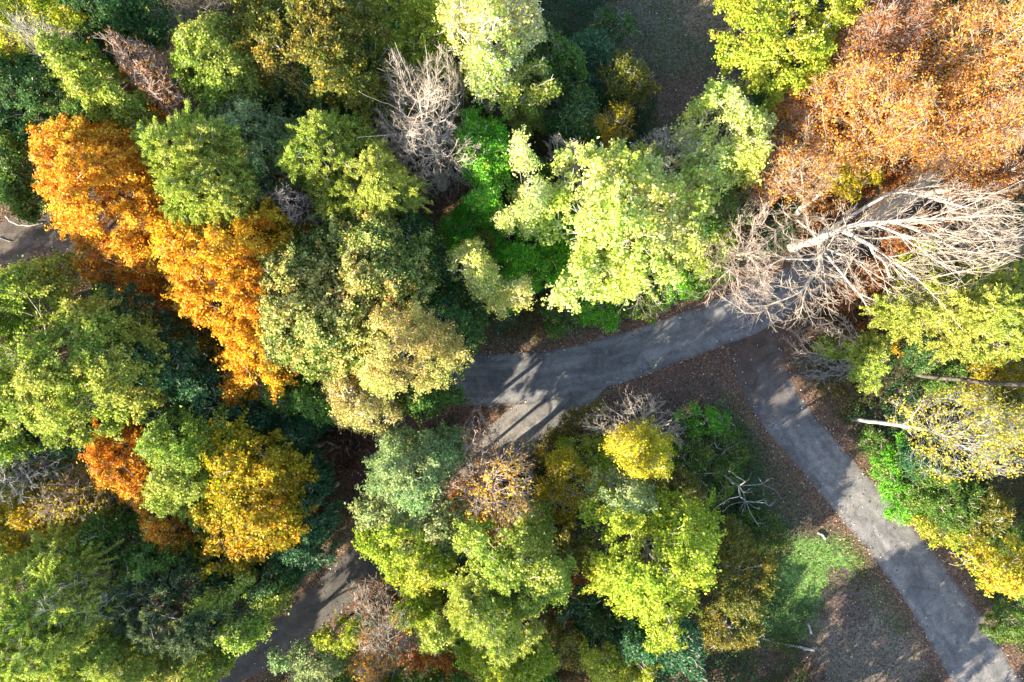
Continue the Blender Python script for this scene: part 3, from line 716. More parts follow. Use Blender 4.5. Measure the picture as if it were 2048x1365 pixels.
T(BT, "bright green tree on the left bank of the side road near the bottom", "tree", [(400,1190),(480,1170),(535,1190),(535,1245),(500,1285),(450,1310),(400,1270)], 12, 'light', 1.0)
T(BT, "dark green tree above the bright green tree on the lower left bank", "tree", (505, 1165, 70, 42, 0), 10, 'dark', 1.0)
T(BT, "light green tree at the bottom edge left of the side road", "tree", (330, 1345, 95, 40, 0), 11.5, 'light', 1.0)
T(PT, "yellow-green pine at the bottom edge beside the corner pine", "pine", (190, 1345, 75, 45, 0), 14.5, 'pine', 1.1, kind='pine')
# ---- upper centre
B(NT, "big white-limbed bare tree standing alone in the upper centre", "bare tree", [(705,185),(720,150),(790,80),(850,75),(900,110),(930,190),(935,260),(925,330),(880,350),(800,330),(740,270)], 18, 'white', 430, zb=6.5, base=(885, 375),
  limbs=[[(868, 300, 6.5), (850, 262, 9.5)], [(850, 262, 9.5), (790, 215, 12.5), (720, 185, 15)], [(850, 262, 9.5), (835, 190, 13.5), (790, 85, 16.5)], [(850, 262, 9.5), (858, 190, 13), (850, 90, 16.5)], [(860, 280, 7.5), (915, 330, 11)], [(850, 262, 9.5), (890, 240, 12.5), (920, 205, 14)], [(850, 262, 9.5), (780, 270, 12), (715, 275, 13)]], twiglen=.8)
T(BT, "tall pale yellow tree with white twigs at the top edge", "tree", [(905,-30),(1060,-30),(1075,50),(1020,110),(1000,150),(950,150),(930,100),(895,50)], 17, 'lime', .75, bark='white', twigs=3, twiglen=.8, rtip=.02, accent=.2)
T(BT, "yellow-green drooping tree below the tall pale yellow tree", "tree", [(940,130),(1020,110),(1080,120),(1110,170),(1060,200),(1010,200),(990,160)], 12, 'light', .8, bark='white', twigs=1)
T(BT, "loose green tree beside the drooping tree at the clearing's left edge", "tree", (1110, 120, 55, 50, 0), 8, 'mid', .8)
T(SH, "deep green shrub at the left edge of the top clearing", "shrub", [(1150,70),(1210,60),(1240,110),(1215,170),(1165,180),(1130,120)], 5, 'blue', 1.1, leaf=.125)
T(SH, "small deep green shrub at the top edge beside the clearing", "shrub", (1225, 50, 38, 32, 0), 3.6, 'dark', .9, leaf=.125)
B(SH, "grey leafless shrub between the drooping tree and the yellow-flecked shrub", "shrub", (1130, 215, 75, 52, -20), 4.5, 'grey', 160, zb=1, twiglen=.6)
B(SH, "dark leafless shrub in the hollow right of the big white bare tree", "shrub", (1030, 215, 45, 35, 0), 4, 'dark', 90, zb=1, twiglen=.5)
B("sapling", "thin leafless sapling standing alone in the top clearing", "sapling", (1270, 150, 32, 38, 0), 4.5, 'pink', 24, zb=1.2, twigs=2, twiglen=.6, leaves='olive', lfrac=.4)
T(SH, "yellow-flecked loose shrub at the lower edge of the top clearing", "shrub", (1205, 255, 68, 42, 0), 6, 'ygold', .5, leaf=.13)
B(NT, "small bare white tree left of the pale lime tree's top", "bare tree", [(1105,255),(1135,262),(1160,300),(1165,345),(1130,340),(1110,300)], 12, 'white', 50, base=(1165, 420), twigs=3, twiglen=.6, rtip=.014)
T(BT, "vivid green tree with a tall narrow crown right of the white bare tree", "tree", [(915,235),(950,215),(990,235),(1015,290),(1035,360),(1010,405),(950,400),(930,340)], 12.5, 'vivid', 1.1, leaf=.125)
T(BT, "deep vivid green tree in the shade left of the pale lime tree", "tree", (1085, 480, 72, 80, 0), 9, 'vivid', 1.1, leaf=.125, accent=.0)
T(SH, "bright green bush left of the deep vivid green tree", "shrub", (925, 450, 34, 38, 0), 6, 'vivid', 1.0, leaf=.125)
T(SH, "small olive-brown bush between two vivid green bushes", "shrub", (968, 450, 18, 38, 0), 5, 'olive', .9, leaf=.125)
T(SH, "vivid green bush under the sparse cream-leaved tree near the road", "shrub", (1025, 560, 45, 45, 0), 6, 'vivid', 1.0, leaf=.125)
T(BT, "sparse tree with cream and pink leaf sprays left of the pale lime tree", "tree", [(1015,265),(1055,280),(1070,330),(1110,380),(1075,430),(1020,455),(990,430),(1040,390),(1035,320)], 15, 'lime', .6, leaf=.145)
T(BT, "sparse cream and yellow-leaved tree above the road's left end", "tree", [(890,500),(930,490),(955,480),(975,520),(1000,560),(1045,555),(1055,590),(1000,625),(975,600),(950,570),(905,545)], 14.5, 'lime', .7, leaf=.145, accent=.2)
T(BT, "large pale lime tree, the brightest crown, above the middle of the road", "tree", [(1130,310),(1170,295),(1230,285),(1290,320),(1330,345),(1395,330),(1410,390),(1420,450),(1400,520),(1340,560),(1270,560),(1200,560),(1140,620),(1115,590),(1150,500),(1130,450),(1110,420),(1140,370)], 16, 'lime', .85, leaf=.21, bark='white', twigs=1, twiglen=1.0, rtip=.014, gap=.46)
B(NT, "bare lower limbs of a tree hanging over the road verge below the pale lime tree", "bare tree", [(1190,560),(1250,540),(1340,545),(1385,590),(1300,625),(1215,625)], 11, 'white', 50, zb=8, base=(1250, 510), twigs=2, twiglen=.6)
T(BT, "green-yellow sapling top between the pale lime tree and the clearing", "sapling", (1300, 315, 26, 26, 0), 9, 'light', .8)
B(NT, "grey bare tree between the pale lime tree and the bright crown to its right", "bare tree", [(1270,270),(1330,250),(1400,250),(1410,310),(1350,340),(1290,320)], 12, 'grey', 130, twiglen=.6)
T(BT, "bright lime tree with bare pink twigs at the lower right of the clearing", "tree", [(1400,200),(1430,168),(1470,165),(1490,200),(1530,195),(1550,250),(1530,310),(1480,355),(1430,350),(1400,290)], 14, 'lime', .75, bark='pink', twigs=2, twiglen=.7, accent=.05)
T(BT, "green tree below the bright lime tree, right of the pale lime one", "tree", (1450, 400, 62, 58, 10), 8, 'mid', .9, leaf=.145)
T(SH, "light green shrub between the pale lime tree and the twiggy bare trees", "shrub", (1425, 480, 40, 60, 0), 6, 'light', .8, leaf=.13)
for k, (x, y, rx, ry) in enumerate([(1130, 625, 48, 30), (1205, 615, 50, 30), (1285, 605, 45, 26), (1365, 575, 48, 30), (1430, 545, 30, 28)]):
    T(SH, ["low green bush on the verge below the sparse cream-leaved tree", "low green bush on the verge where the bare limbs hang down", "third low green bush along the upper verge of the road",
           "low green bush on the verge below the right part of the pale lime tree", "low green bush where the road passes under the twiggy trees"][k], "bush", (x, y, rx, ry, -10), 2.4, ['mid', 'vivid'][k % 2], .9, leaf=.125, group="low green bushes on the upper verge")
# ---- upper right
T(BT, "yellow-green oak with orange flecks at the top edge right of the clearing", "oak", [(1480,-30),(1740,-40),(1735,30),(1690,70),(1650,120),(1600,150),(1560,165),(1530,140),(1520,100),(1475,90),(1490,50)], 14.5, 'yg', 1.1, accent=.16)
T(BT, "dark green low tree under the yellow-green oak's lower edge", "tree", (1570, 185, 50, 42, 0), 6, 'dark', .9)
B("sapling", "leafless white sapling in the gap right of the bright lime tree", "sapling", (1560, 235, 28, 40, 0), 8, 'white', 26, twigs=2)
B("oak_tree", "large amber-leaved oak with white limbs in the upper right", "oak", [(1640,180),(1690,110),(1760,80),(1850,90),(1900,150),(1920,220),(1880,270),(1800,290),(1720,280),(1660,245)], 17.5, 'white', 330, base=(1715, 300), leaves='rustgold', lfrac=1.0, lper=9, lsize=.17, lspread=.20)
B("oak_tree", "rust-orange oak at the upper right corner", "oak", [(1880,-20),(2100,-30),(2110,160),(2040,200),(1960,190),(1900,140),(1860,60)], 17, 'white', 330, base=(1880, 170), leaves='rustgold', lfrac=.9, lper=9, lsize=.17, lspread=.20)
B("oak_tree", "thin rusty tree with many bare twigs at the top edge between two oaks", "oak", [(1730,-20),(1880,-20),(1880,60),(1820,100),(1740,110),(1690,70)], 16, 'pink', 330, base=(1690, 130), leaves='rust', lfrac=.6, lper=9, lsize=.17, lspread=.24)
B("oak_tree", "golden amber tree with white limbs at the right edge above the road", "oak", [(1880,220),(1960,190),(2060,200),(2080,280),(2000,320),(1920,310)], 15.5, 'white', 330, base=(1860, 300), leaves='rustgold', lfrac=.6, lper=9, lsize=.17, lspread=.24)
B(NT, "pale bare tree with amber leaves and a thick white trunk above the road's far end", "bare tree", [(1560,280),(1600,190),(1650,170),(1700,230),(1710,300),(1680,370),(1600,380),(1550,340)], 16, 'white', 260, zb=5, base=(1590, 430),
  limbs=[[(1640, 385, 4.5), (1655, 345, 7), (1690, 310, 9), (1740, 250, 13)], [(1655, 345, 7), (1650, 260, 12), (1640, 190, 15)], [(1690, 310, 9), (1770, 290, 12), (1850, 240, 15)]], leaves='rustgold', lfrac=.5, lper=7)
T(SH, "olive-yellow small tree beside the thick white trunk", "tree", (1712, 328, 56, 42, 0), 9, 'ygold', 1.0, leaf=.13)
T(SH, "rust-red bush left of the thick white trunk", "bush", (1570, 340, 60, 45, 0), 5, 'rust', .8, leaf=.13)
T(SH, "deep rust bush right of the small olive-yellow tree by the road", "bush", (1790, 315, 48, 40, 0), 6, 'rust', .9, leaf=.13)
T(SH, "copper bush below the thick white trunk at the road's upper edge", "bush", (1690, 375, 75, 24, -25), 2.5, 'rust', .8, leaf=.125)
T(BT, "rusty thin tree over the road at the right edge", "tree", (2010, 340, 60, 45, 0), 11, 'rust', .5, twigs=3, bark='pink', leaf=.13)
T(SH, "rust bush on the right edge below the far end of the road", "bush", (1975, 400, 60, 28, -20), 3, 'rust', .8, leaf=.13)
B(NT, "huge white dead tree leaning right across the road at the right side", "dead tree", [(1600,400),(1700,400),(1800,395),(1880,370),(1960,350),(2060,330),(2090,420),(2060,520),(1980,590),(1910,650),(1820,600),(1740,610),(1660,640),(1560,600),(1500,600),(1530,520)], 16, 'bleached', 400, zb=7.5, base=(1585, 495),
  limbs=[[(1640, 478, 5), (1690, 455, 8), (1730, 445, 9.5), (1860, 438, 12), (1950, 405, 13.5), (2060, 355, 15)], [(1860, 438, 12), (2070, 428, 14.5)], [(1690, 475, 7.5), (1740, 490, 8.5), (1830, 555, 10.5), (1880, 605, 11.5), (1925, 660, 12)],
         [(1730, 450, 9.5), (1790, 465, 10.5), (1860, 510, 11.5), (1930, 570, 12)], [(1640, 478, 5), (1640, 530, 7.5), (1600, 590, 9)], [(1950, 405, 13.5), (1990, 500, 14), (2060, 520, 14)], [(1740, 490, 8.5), (1770, 570, 9.5), (1790, 620, 10)], [(1690,455,8),(1680,400,11)]], twiglen=1.0, rtip=.0060, expo=.485, step=.5)
B(NT, "leafless tree with fanning twigs where the road goes under the dead tree", "bare tree", [(1420,430),(1480,400),(1540,400),(1560,470),(1560,580),(1520,625),(1440,600),(1430,520)], 11.5, 'pink', 230, zb=4, base=(1460, 510), twiglen=.7)
B(NT, "dull bare tree at the right edge behind the huge dead tree", "bare tree", (2000, 470, 80, 62, 0), 11, 'pink', 150)
T(PT, "bright green pine on the right edge below the huge dead tree", "pine", [(1800,600),(1850,585),(1900,600),(1950,560),(2060,540),(2100,600),(2100,710),(2000,715),(1950,690),(1920,660),(1860,645)], 15, 'pine', 1.25, gap=.28, kind='pine', accent=.03)
T(SH, "green and gold low brush under the huge dead tree near the right edge", "bush", (1900, 520, 95, 40, 0), 3, 'yg', .6, leaf=.125)
T(SH, "rust brush under the huge dead tree beside the road", "bush", (1730, 600, 60, 42, 0), 2.2, 'rust', .6, leaf=.125)
B(SH, "fan-shaped leafless shrub right of the lane's upper end", "shrub", [(1590,660),(1640,635),(1700,630),(1740,660),(1735,700),(1690,720),(1620,710)], 6, 'pink', 110, zb=1.5, base=(1722, 695), twiglen=.6)
B(SH, "grey leafless shrub fanning left below the first fan-shaped shrub", "shrub", [(1600,700),(1650,715),(1720,720),(1745,750),(1680,765),(1630,755)], 5, 'silver', 80, zb=1.2, base=(1745, 735), twiglen=.6)
T(SH, "small yellow-green bush inside the fan-shaped leafless shrub", "bush", (1672, 690, 34, 22, 0), 3, 'yg', .6, leaf=.125)
T(PT, "narrow young green pine right of the two leafless shrubs", "pine", (1755, 725, 26, 46, 25), 7.5, 'pine', 1.0, kind='pine', rc=.4)
for k, (x, y, rx, ry, h, p) in enumerate([(1885, 745, 48, 30, 3, 'mid'), (1810, 695, 26, 18, 2.5, 'gold'), (1935, 690, 42, 26, 3, 'ygold'), (2010, 745, 50, 36, 4, 'ygold'), (1985, 800, 40, 20, 3, 'yellow'), (1860, 650, 44, 22, 2.5, 'olive')]):
    T(SH, ["green bush above the long grey trunk lying in view at the right", "small orange bush left of the bright green pine's foot", "olive-gold bush below the bright green pine", "dull gold bush at the right edge above the long grey trunk",
           "yellow bush between the long grey trunk and the autumn oak", "olive brush in the shade under the dead tree's lowest twigs"][k], "bush", (x, y, rx, ry, 0), h, p, .8, leaf=.125)
for k, (x, y, rx, ry, h) in enumerate([(1655, 440, 50, 30, 3.5), (1830, 470, 60, 26, 3), (1745, 545, 55, 28, 2.5), (1930, 400, 45, 26, 3)]):
    T(SH, ["rusty brush left of the road under the huge dead tree's first limb", "reddish brush below the road's far end under the dead tree's upper limb", "reddish brush under the dead tree's lower drooping limb", "rusty brush where the far road nears the right edge"][k], "bush", (x, y, rx, ry, -30), h, 'rust', .7, leaf=.13)
# trees whose trunks cross the right edge, their tops outside the frame
T(PT, "tall pine whose long grey trunk runs out of the right edge", "pine", (2310, 790, 110, 100, 0), 21, 'pinegrey', .5, kind='pine', base=(1815, 748), zb=14, bark='dark')
B("oak_tree", "yellow and orange autumn oak with a pale trunk at the right edge", "oak", [(1835,815),(1870,795),(1900,800),(1950,790),(2060,810),(2100,860),(2080,940),(2040,960),(1960,965),(1900,940),(1860,900),(1840,860)], 14, 'silver', 200, base=(1705, 838), zb=9, leaves='autoak', lfrac=.7, lper=9, lsize=.17, lspread=.18)
T("oak_tree", "small golden oak with a leaning trunk low on the right edge", "oak", [(1955,1130),(1990,1105),(2060,1100),(2100,1150),(2060,1200),(2000,1190),(1975,1160)], 12, 'autoak', .9, base=(1925, 1105), accent=.3, zb=7, bark='grey', rtip=.016)
for k, (x, y, rx, ry, h, p) in enumerate([(1785, 935, 26, 48, 2.2, 'vivid'), (1815, 1005, 40, 34, 2.0, 'vivid'), (1745, 880, 24, 18, 1.6, 'mid'), (1905, 1010, 60, 40, 4, 'mid'), (1985, 1040, 52, 38, 3.5, 'olive'), (1890, 1060, 50, 28, 2.6, 'yg'),
                                        (1880, 960, 44, 26, 4, 'mid'), (2030, 1085, 38, 28, 3.5, 'mid'), (2030, 1245, 38, 42, 3, 'mid'), (1850, 930, 40, 30, 3.5, 'blue')]):
    T(SH, ["deep green bush on the lane's right verge beside the pale oak trunk", "leafy green bush on the lane's right verge, lower of two", "tiny green bush beside the foot of the pale oak trunk", "large yellow-green bush below the autumn oak", "green bush at the right edge below the autumn oak",
           "yellow-green bush touching the sunlit leaves beside the lane", "green bush directly under the autumn oak's lower leaves", "green bush at the right edge above the small golden oak", "green bush in the lower right corner beside the lane", "shaded blue-green bush under the autumn oak near its trunk"][k],
      "bush", (x, y, rx, ry, 20), h, p, .95, leaf=.125)
# ---- lower centre
T(BT, "round bright yellow tree below the road junction", "tree", (1292, 912, 60, 46, 0), 15.5, 'yellow', .85, leaf=.13, accent=.1)
B(NT, "white bare twiggy tree behind the round bright yellow tree", "bare tree", [(1195,855),(1230,820),(1265,790),(1345,815),(1385,850),(1370,900),(1320,880),(1250,880)], 14.5, 'white', 90, base=(1265, 840), twiglen=.7)
for k, (x, y, rx, ry, h, p) in enumerate([(1412, 845, 44, 24, 1.8, 'vivid'), (1175, 870, 62, 42, 3, 'olive'), (1130, 905, 45, 35, 2.5, 'olive'), (1185, 925, 55, 40, 5, 'yg'), (1390, 950, 66, 60, 3, 'mid'), (1340, 1000, 60, 45, 5, 'olive'),
                                        (1455, 900, 40, 40, 1.6, 'mid'), (1480, 1150, 60, 90, 6.5, 'olive'), (1460, 1265, 55, 45, 4, 'olive'), (1520, 1060, 45, 30, 1.4, 'mid')]):
    T(SH, ["vivid green low bush at the edge of the leafy verge below the junction", "olive bush left of the round bright yellow tree", "dull olive bush beside the sunlit side road", "yellow-green sapling bush left below the white twiggy tree",
           "green thicket right of the round bright yellow tree", "olive thicket directly below the round bright yellow tree", "low weedy bush between the lane and the dead snag", "dark olive thicket left of the lawn patch", "olive thicket above the white birch log", "low weedy bush right below the dead snag"][k],
      "bush", (x, y, rx, ry, 10), h, p, .75, leaf=.125)
T(BT, "sparse olive tree with small yellow leaves left of the snag", "tree", (1140, 985, 66, 52, 20), 9.5, 'ygold', .5, leaf=.13, accent=.3)
T(PT, "pale sage-green tree with grey edges left of the side road junction", "pine", [(745,940),(770,890),(830,880),(895,880),(910,920),(880,985),(840,1010),(780,1010),(735,980)], 13.5, 'sage', 1.1, leaf=.13)
T(BT, "pale green tree below the sage-green one beside the side road", "tree", [(700,1010),(780,985),(860,990),(925,1020),(930,1090),(890,1130),(820,1110),(740,1080)], 10.5, 'sage', 1.05, accent=.3, zb=7.5)
T(BT, "yellow-green tree overhanging the side road's right edge", "tree", [(725,1080),(790,1040),(850,1050),(890,1110),(880,1170),(820,1190),(770,1160),(730,1120)], 12, 'yg', 1.1, accent=.12, zb=8)
T(BT, "small yellow-green tree just below the one overhanging the side road", "tree", (830, 1215, 36, 42, 10), 10, 'yg', 1.0)
B(NT, "bare forked tree over the sunlit patch of the side road", "bare tree", [(865,940),(920,860),(950,835),(1000,880),(990,930),(930,990),(880,980)], 14, 'pink', 90, base=(965, 960), twiglen=.6, leaves='rust', lfrac=.3)
B(NT, "wide bare tree with amber leaves between the sage tree and the olive tree", "bare tree", [(900,980),(960,930),(1030,910),(1075,960),(1065,1040),(1010,1100),(940,1080)], 15, 'pink', 210, base=(975, 940), leaves='gold', lfrac=.35, twiglen=.7)
T(SH, "rusty gold bush beneath the wide bare tree", "bush", (975, 1065, 72, 36, 0), 6, 'gold', .6, leaf=.13, accent=.5)
T(SH, "copper bush between the forked bare tree and the wide bare tree", "bush", (935, 985, 42, 30, 0), 2.4, 'rust', .8, leaf=.13)
T("sapling", "bright green sapling right of the wide bare tree", "sapling", (1075, 1060, 32, 44, 15), 9, 'light', .8)
T(BT, "dense green tree in the lower centre", "tree", [(905,1110),(1000,1085),(1080,1100),(1130,1150),(1120,1220),(1060,1270),(990,1240),(950,1190)], 17, 'light', 1.05, accent=.03)
T(PT, "feathery yellow-green pine below the dense green tree", "pine", [(905,1190),(960,1180),(1000,1230),(1085,1280),(1060,1310),(980,1310),(920,1280)], 17.5, 'pine', 1.1, kind='pine')
T(BT, "light green small tree left of the feathery pine", "tree", (880, 1265, 46, 40, 0), 11, 'light', .9)
T(BT, "yellow-green tree at the bottom edge below the feathery pine", "tree", (1010, 1345, 95, 36, 0), 13, 'yg', 1.0)
T(MT, "small rust-orange maple between the dense green tree and the big yellow-green one", "maple", (1155, 1195, 36, 72, 5), 8, 'rust', 1.0, leaf=.13)
T(BT, "olive-green dark tree above the rust-orange maple", "tree", (1140, 1105, 48, 45, 0), 8, 'olive', .8)
T(BT, "pale green thin tree above the big yellow-green tree", "tree", (1245, 1005, 52, 50, 10), 14.5, 'sage', .7, accent=.3)
T(BT, "big yellow-green tree left of the lawn clearing", "tree", [(1200,1070),(1240,1030),(1300,1050),(1350,1020),(1410,1060),(1435,1120),(1430,1170),(1400,1240),(1350,1270),(1290,1250),(1230,1215),(1200,1150),(1225,1110)], 17, 'yg', 1.05, accent=.05)
T(BT, "bluish green tree below the big yellow-green tree", "tree", (1345, 1305, 78, 48, 0), 13.5, 'blue', 1.05)
T(PT, "dark green young pine between the rust maple and the big yellow-green tree", "pine", (1215, 1245, 40, 55, 0), 9.5, 'dark', 1.0, kind='pine')
T(BT, "yellow-topped tree at the bottom edge below the rust maple", "tree", (1235, 1335, 66, 40, 0), 11.5, 'yg', .95)
T(BT, "mottled olive tree between the feathery pine and the young pine", "tree", (1130, 1300, 55, 45, 0), 9, 'olive', .8)
B(NT, "wide grey bare tree with rusty leaves right of the side road's lower end", "bare tree", [(690,1230),(740,1190),(800,1220),(850,1280),(840,1340),(760,1350),(700,1300)], 13.5, 'grey', 170, base=(790, 1240), leaves='rust', lfrac=.3)
B(NT, "small bare white tree with orange leaves at the bottom edge", "bare tree", (745, 1345, 55, 30, 0), 11, 'white', 80, leaves='orange', lfrac=.8)
T(SH, "orange bush at the bottom edge right of the grey bare tree", "bush", (905, 1335, 48, 36, 0), 6, 'rustgold', .9, leaf=.13, accent=.6)
T(SH, "rust undergrowth bush below the grey bare tree", "bush", (800, 1300, 66, 45, 0), 3.5, 'rust', .7, leaf=.13)
T(BT, "yellow-green tree standing over the side road near the bottom", "tree", (672, 1292, 42, 34, -20), 9.5, 'yg', .8)
T(BT, "green tree at the bottom edge right of the side road", "tree", (615, 1345, 66, 36, 0), 9, 'sage', .9)
T(BT, "green leafy tree behind the small bare white tree at the bottom", "tree", (740, 1375, 70, 30, 0), 8, 'mid', .9)

# small trees filling the gaps under the tall crowns
def kids_of(o): return [k for k in C.objects if k.parent == o]
g = np.random.default_rng(404); protos = []
UL = "small green understory tree half hidden in a gap between taller crowns"
for k, (p, h) in enumerate([('dark', 6.5), ('mid', 6), ('blue', 7), ('light', 6), ('olive', 5.5), ('vivid', 5.5)]):
    protos.append(T("understory_tree", UL, "tree", (1024, 682, 44, 38, 0), h, p, .8, leaf=.14, group="understory trees in the gaps", seed=900 + k)); TREES.pop()
used = []; tries = 0
while len(used) < 66 and tries < 4000:
    tries += 1; x, y = g.uniform(-42, 42), g.uniform(-29, 29)
    ax = np.array([x, x + 1.6, x - 1.6, x, x]); ay = np.array([y, y, y, y + 1.6, y - 1.6])
    if openness(ax, ay).max() > .35 or any((x - a) ** 2 + (y - b) ** 2 < 9 for a, b in used): continue
    if x > 8 and y < -8 and x < 30: continue
    used.append((x, y)); k = len(used) - 1
    if k < 6: o = protos[k]
    else:
        src = protos[int(g.choice(6, p=[.27, .24, .17, .14, .10, .08]))]; o = src.copy(); C.objects.link(o)
        for ch in kids_of(src): d = ch.copy(); C.objects.link(d); d.parent = o
    o.location = (x, y, 0); o.rotation_euler = (0, 0, g.uniform(0, 6.28)); f = g.uniform(.75, 1.2); o.scale = (f, f, f * g.uniform(.85, 1.15))

# each one named by its colour and where it stands
def place(o):
    px = 1024 + o.location.x * FPX / (CAM_H - 5); py = 682.5 - o.location.y * FPX / (CAM_H - 5)
    c = ["far left", "left of centre", "right of centre", "far right"][int(min(3, max(0, px / 512)))]
    r = ["at the top", "in the upper middle", "in the lower middle", "at the bottom"][int(min(3, max(0, py / 341.5)))]
    return px, f"{c} {r} of the photo"
pname = ["dark green", "mid green", "bluish green", "light green", "olive", "vivid green"]
byk = {}
for o in [k for k in C.objects if k.type == 'EMPTY' and k.name.startswith("understory_tree")]:
    ch = kids_of(o)[0].data; kk = next(i for i, p in enumerate(protos) if any(q.data == ch for q in kids_of(p)))
    px, w = place(o); byk.setdefault((pname[kk], w), []).append((px, o))
for (cn, w), L_ in byk.items():
    L_.sort(key=lambda t: t[0])
    for i, (px, o) in enumerate(L_):
        sfx = "" if len(L_) == 1 else (", leftmost" if i == 0 else (", rightmost" if i == len(L_) - 1 else [", second", ", third", ", fourth", ", fifth"][min(i - 1, 3)] + " from left"))
        o["label"] = f"small {cn} understory tree {w}{sfx}"

# dead snag in the weedy clearing
b = W(1418, 930); r = root("dead_snag", b)
def wz(l): return [(*W(x, y, z), z) for x, y, z in l]
LB = [['base'] + wz([(1440, 942, 1.2), (1462, 962, 2.8), (1478, 972, 4.0)]), wz([(1478, 972, 4.0), (1480, 993, 5.0), (1492, 1003, 5.6)]),
      wz([(1478, 972, 4), (1525, 969, 5), (1550, 980, 5.2), (1563, 998, 5.3)]), wz([(1492, 1003, 5.6), (1500, 1025, 6), (1514, 1047, 6.2)]), wz([(1492, 1003, 5.6), (1530, 1006, 6), (1538, 1012, 6)]),
      wz([(1492, 1003, 5.6), (1460, 1010, 6), (1448, 1022, 6.1)]), wz([(1478, 972, 4), (1450, 975, 4.6), (1442, 981, 4.7)]), wz([(1478, 972, 4), (1497, 960, 5), (1503, 944, 5.4)]),
      wz([(1478, 972, 4), (1487, 985, 5), (1490, 1003, 5.5)]), wz([(1525, 969, 5), (1540, 957, 5.4), (1548, 957, 5.5)]), wz([(1480, 990, 4.8), (1460, 997, 5.3)]), wz([(1526, 972, 5), (1527, 992, 5.2)])]
tp = np.array([[*W(x, y, z), z] for x, y, z in [(1464, 945, 4.8), (1476, 955, 5), (1498, 980, 5.3), (1502, 985, 5.5), (1455, 1002, 6), (1435, 1013, 6), (1525, 1047, 6.2), (1520, 960, 5.2), (1485, 1025, 6), (1482, 1015, 6), (1510, 1016, 6), (1545, 1008, 6), (1526, 1000, 6)]])
sk, par, tipn, nt = skeleton(b, tp, 6, limbs=LB, seed=3, step=.4, wig=.1)
sk, par = add_twigs(sk, par, tipn, 3, .35, 3)
rad = radii(sk, par, .010, .53); ist = np.zeros(len(sk), bool); ist[:10] = True
V, F = tubes(sk, par, rad, ist, 8); mesh_quads("trunk", rel(V, b), F, BARK['silver'], r, smooth=True)
V, F = tubes(sk, par, rad, ~ist, 5); mesh_quads("branches", rel(V, b), F, BARK['silver'], r, smooth=True)
tag(r, "silvery dead snag with crooked limbs in the weedy clearing left of the lane", "dead tree")

def log(name, label, pts, r0, r1, bark, cat="log", stubs=0):
    g = np.random.default_rng(len(label)); P = np.array([[*W(x, y, z), z] for x, y, z in pts]); Q = []
    for i in range(len(P) - 1):
        for s in range(6): Q.append(P[i] + (P[i + 1] - P[i]) * s / 6 + g.normal(0, .015, 3))
    Q.append(P[-1]); Q = np.array(Q); b = Q.mean(0) * [1, 1, 0]
    par = np.arange(-1, len(Q) - 1); rr = np.linspace(r0, r1, len(Q)) * (1 + g.normal(0, .06, len(Q)))
    pts2 = list(Q); par = list(par); rr = list(rr)
    for k in range(stubs):
        j = int(g.integers(2, len(Q) - 1)); pts2.append(Q[j] + np.array([g.normal(0, .25), g.normal(0, .25), .2])); par.append(j); rr.append(r1 * .5)
    Q = np.array(pts2); par = np.array(par)
    V, F = tubes(Q, par, np.array(rr), np.ones(len(Q), bool), 10)
    # close both ends
    n = len(V); V = np.vstack([V, Q[0], Q[len(rr) - 1 - stubs]]); e = len(rr) - 2 - stubs
    cap = [[n, k, (k + 1) % 10, n] for k in range(0)]
    o = mesh_quads(name, V - b, F, BARK[bark], smooth=True); o.location = b
    import bmesh
    bm = bmesh.new(); bm.from_mesh(o.data); bmesh.ops.remove_doubles(bm, verts=bm.verts, dist=.0005); bmesh.ops.holes_fill(bm, edges=bm.edges, sides=12); bm.to_mesh(o.data); bm.free()
    tag(o, label, cat); return o
log("fallen_log", "slender white birch log lying at the edge of the bare dirt", [(1524, 1277, .35), (1560, 1288, .3), (1590, 1293, .28), (1628, 1301, .2)], .065, .11, 'white', stubs=2)
log("fallen_log", "short grey log standing out in the grass above the birch log", [(1616, 1247, .12), (1623, 1268, .12)], .10, .09, 'silver')
log("fallen_log", "short pale broken log on the grass left of the lane", [(1636, 1066, .12), (1646, 1071, .15), (1651, 1079, .12)], .10, .08, 'white')
log("fallen_branch", "curved pale fallen branch on the dirt at the left edge", [(12, 433, .2), (20, 443, .4), (35, 450, .4), (60, 452, .3), (90, 446, .1)], .07, .03, 'white', "branch")
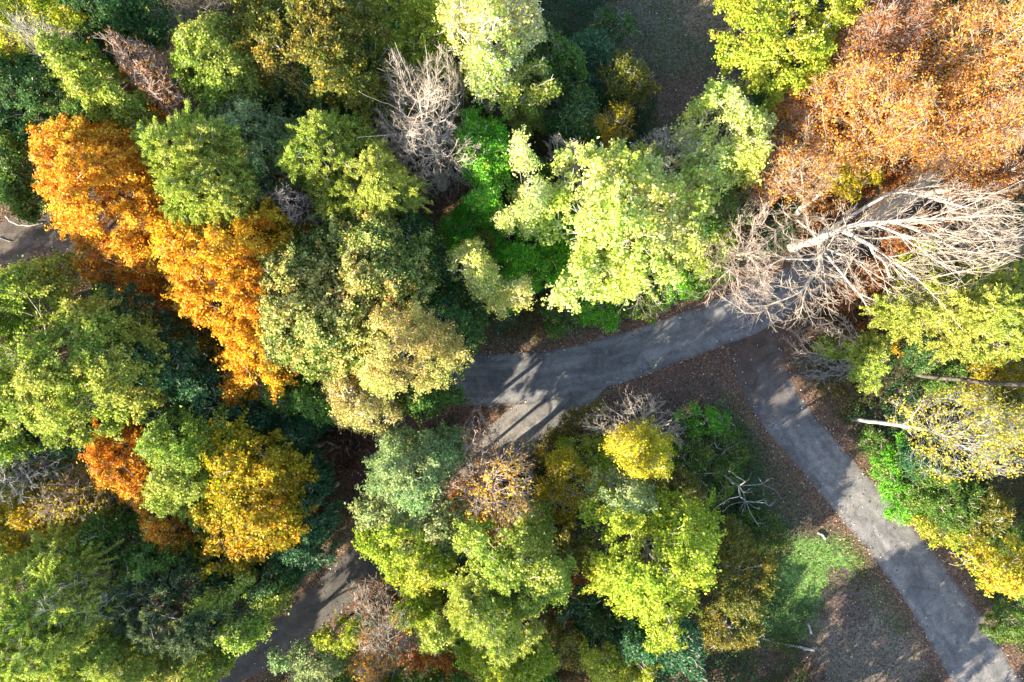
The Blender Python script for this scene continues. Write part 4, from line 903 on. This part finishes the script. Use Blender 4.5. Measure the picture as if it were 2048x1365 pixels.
log("fallen_branch", "thin straight grey branch lying on the dirt at the far left edge", [(-2, 476, .1), (22, 484, .1)], .04, .03, 'silver', "branch")
log("fallen_branch", "small hooked white branch below the large orange maple", [(112, 472, .3), (114, 481, .3), (122, 474, .3), (126, 468, .4)], .06, .03, 'white', "branch")
log("fallen_log", "grey fallen trunk lying under the dead tree's lowest twigs", [(1790, 632, .2), (1850, 640, .2), (1895, 645, .25)], .16, .12, 'silver')

# the forest goes on outside the frame (copies of trees built above); it also shades what lies inside
def copy_tree(o, loc, rz, s):
    c = o.copy(); C.objects.link(c); c.location = (loc[0], loc[1], 0); c.rotation_euler = (0, 0, rz); c.scale = (s, s, s)
    for ch in [k for k in C.objects if k.parent == o]:
        d = ch.copy(); C.objects.link(d); d.parent = c
    a, b_ = loc[0] / 36, loc[1] / 24
    side = ("left" if a < 0 else "right") if abs(a) > abs(b_) else ("top" if b_ > 0 else "bottom")
    c["label"] = f"{o['category']} standing beyond the {side} edge of the photo"; c["group"] = f"trees beyond the {side} edge"
    return c
srcs = [t for t in TREES if t.name.split('.')[0] in (BT, MT, PT) and "filling" not in t["label"] and "edge" not in t["label"]]
OUT = [(-150, 100), (-170, 400), (-150, 650), (-190, 900), (-160, 1150), (-120, 1350), (-330, 250), (-350, 800), (-340, 1200), (60, 1500), (200, 1560), (330, 1500), (0, 1680), (620, 1530), (760, 1500), (900, 1520), (1050, 1500),
       (1180, 1540), (820, 1660), (1000, 1680), (1250, 1700), (1450, 1620), (1560, 1560), (1350, 1850), (1130, 1850), (1700, 1600), (1620, 1760), (2250, 1000), (2260, 1300), (2220, 650), (2280, 250), (2230, 30), (1950, -150), (1700, -180),
       (1000, -170), (700, -190), (400, -190), (100, -180), (-200, -150), (2400, 600), (1900, 1700), (2100, 1500)]
kids = {}
for k, (x, y) in enumerate(OUT):
    s = srcs[(k * 7) % len(srcs)]
    copy_tree(s, W(x, y, 6), k * 1.9, 1.05 + .15 * ((k * 37 % 10) / 10))
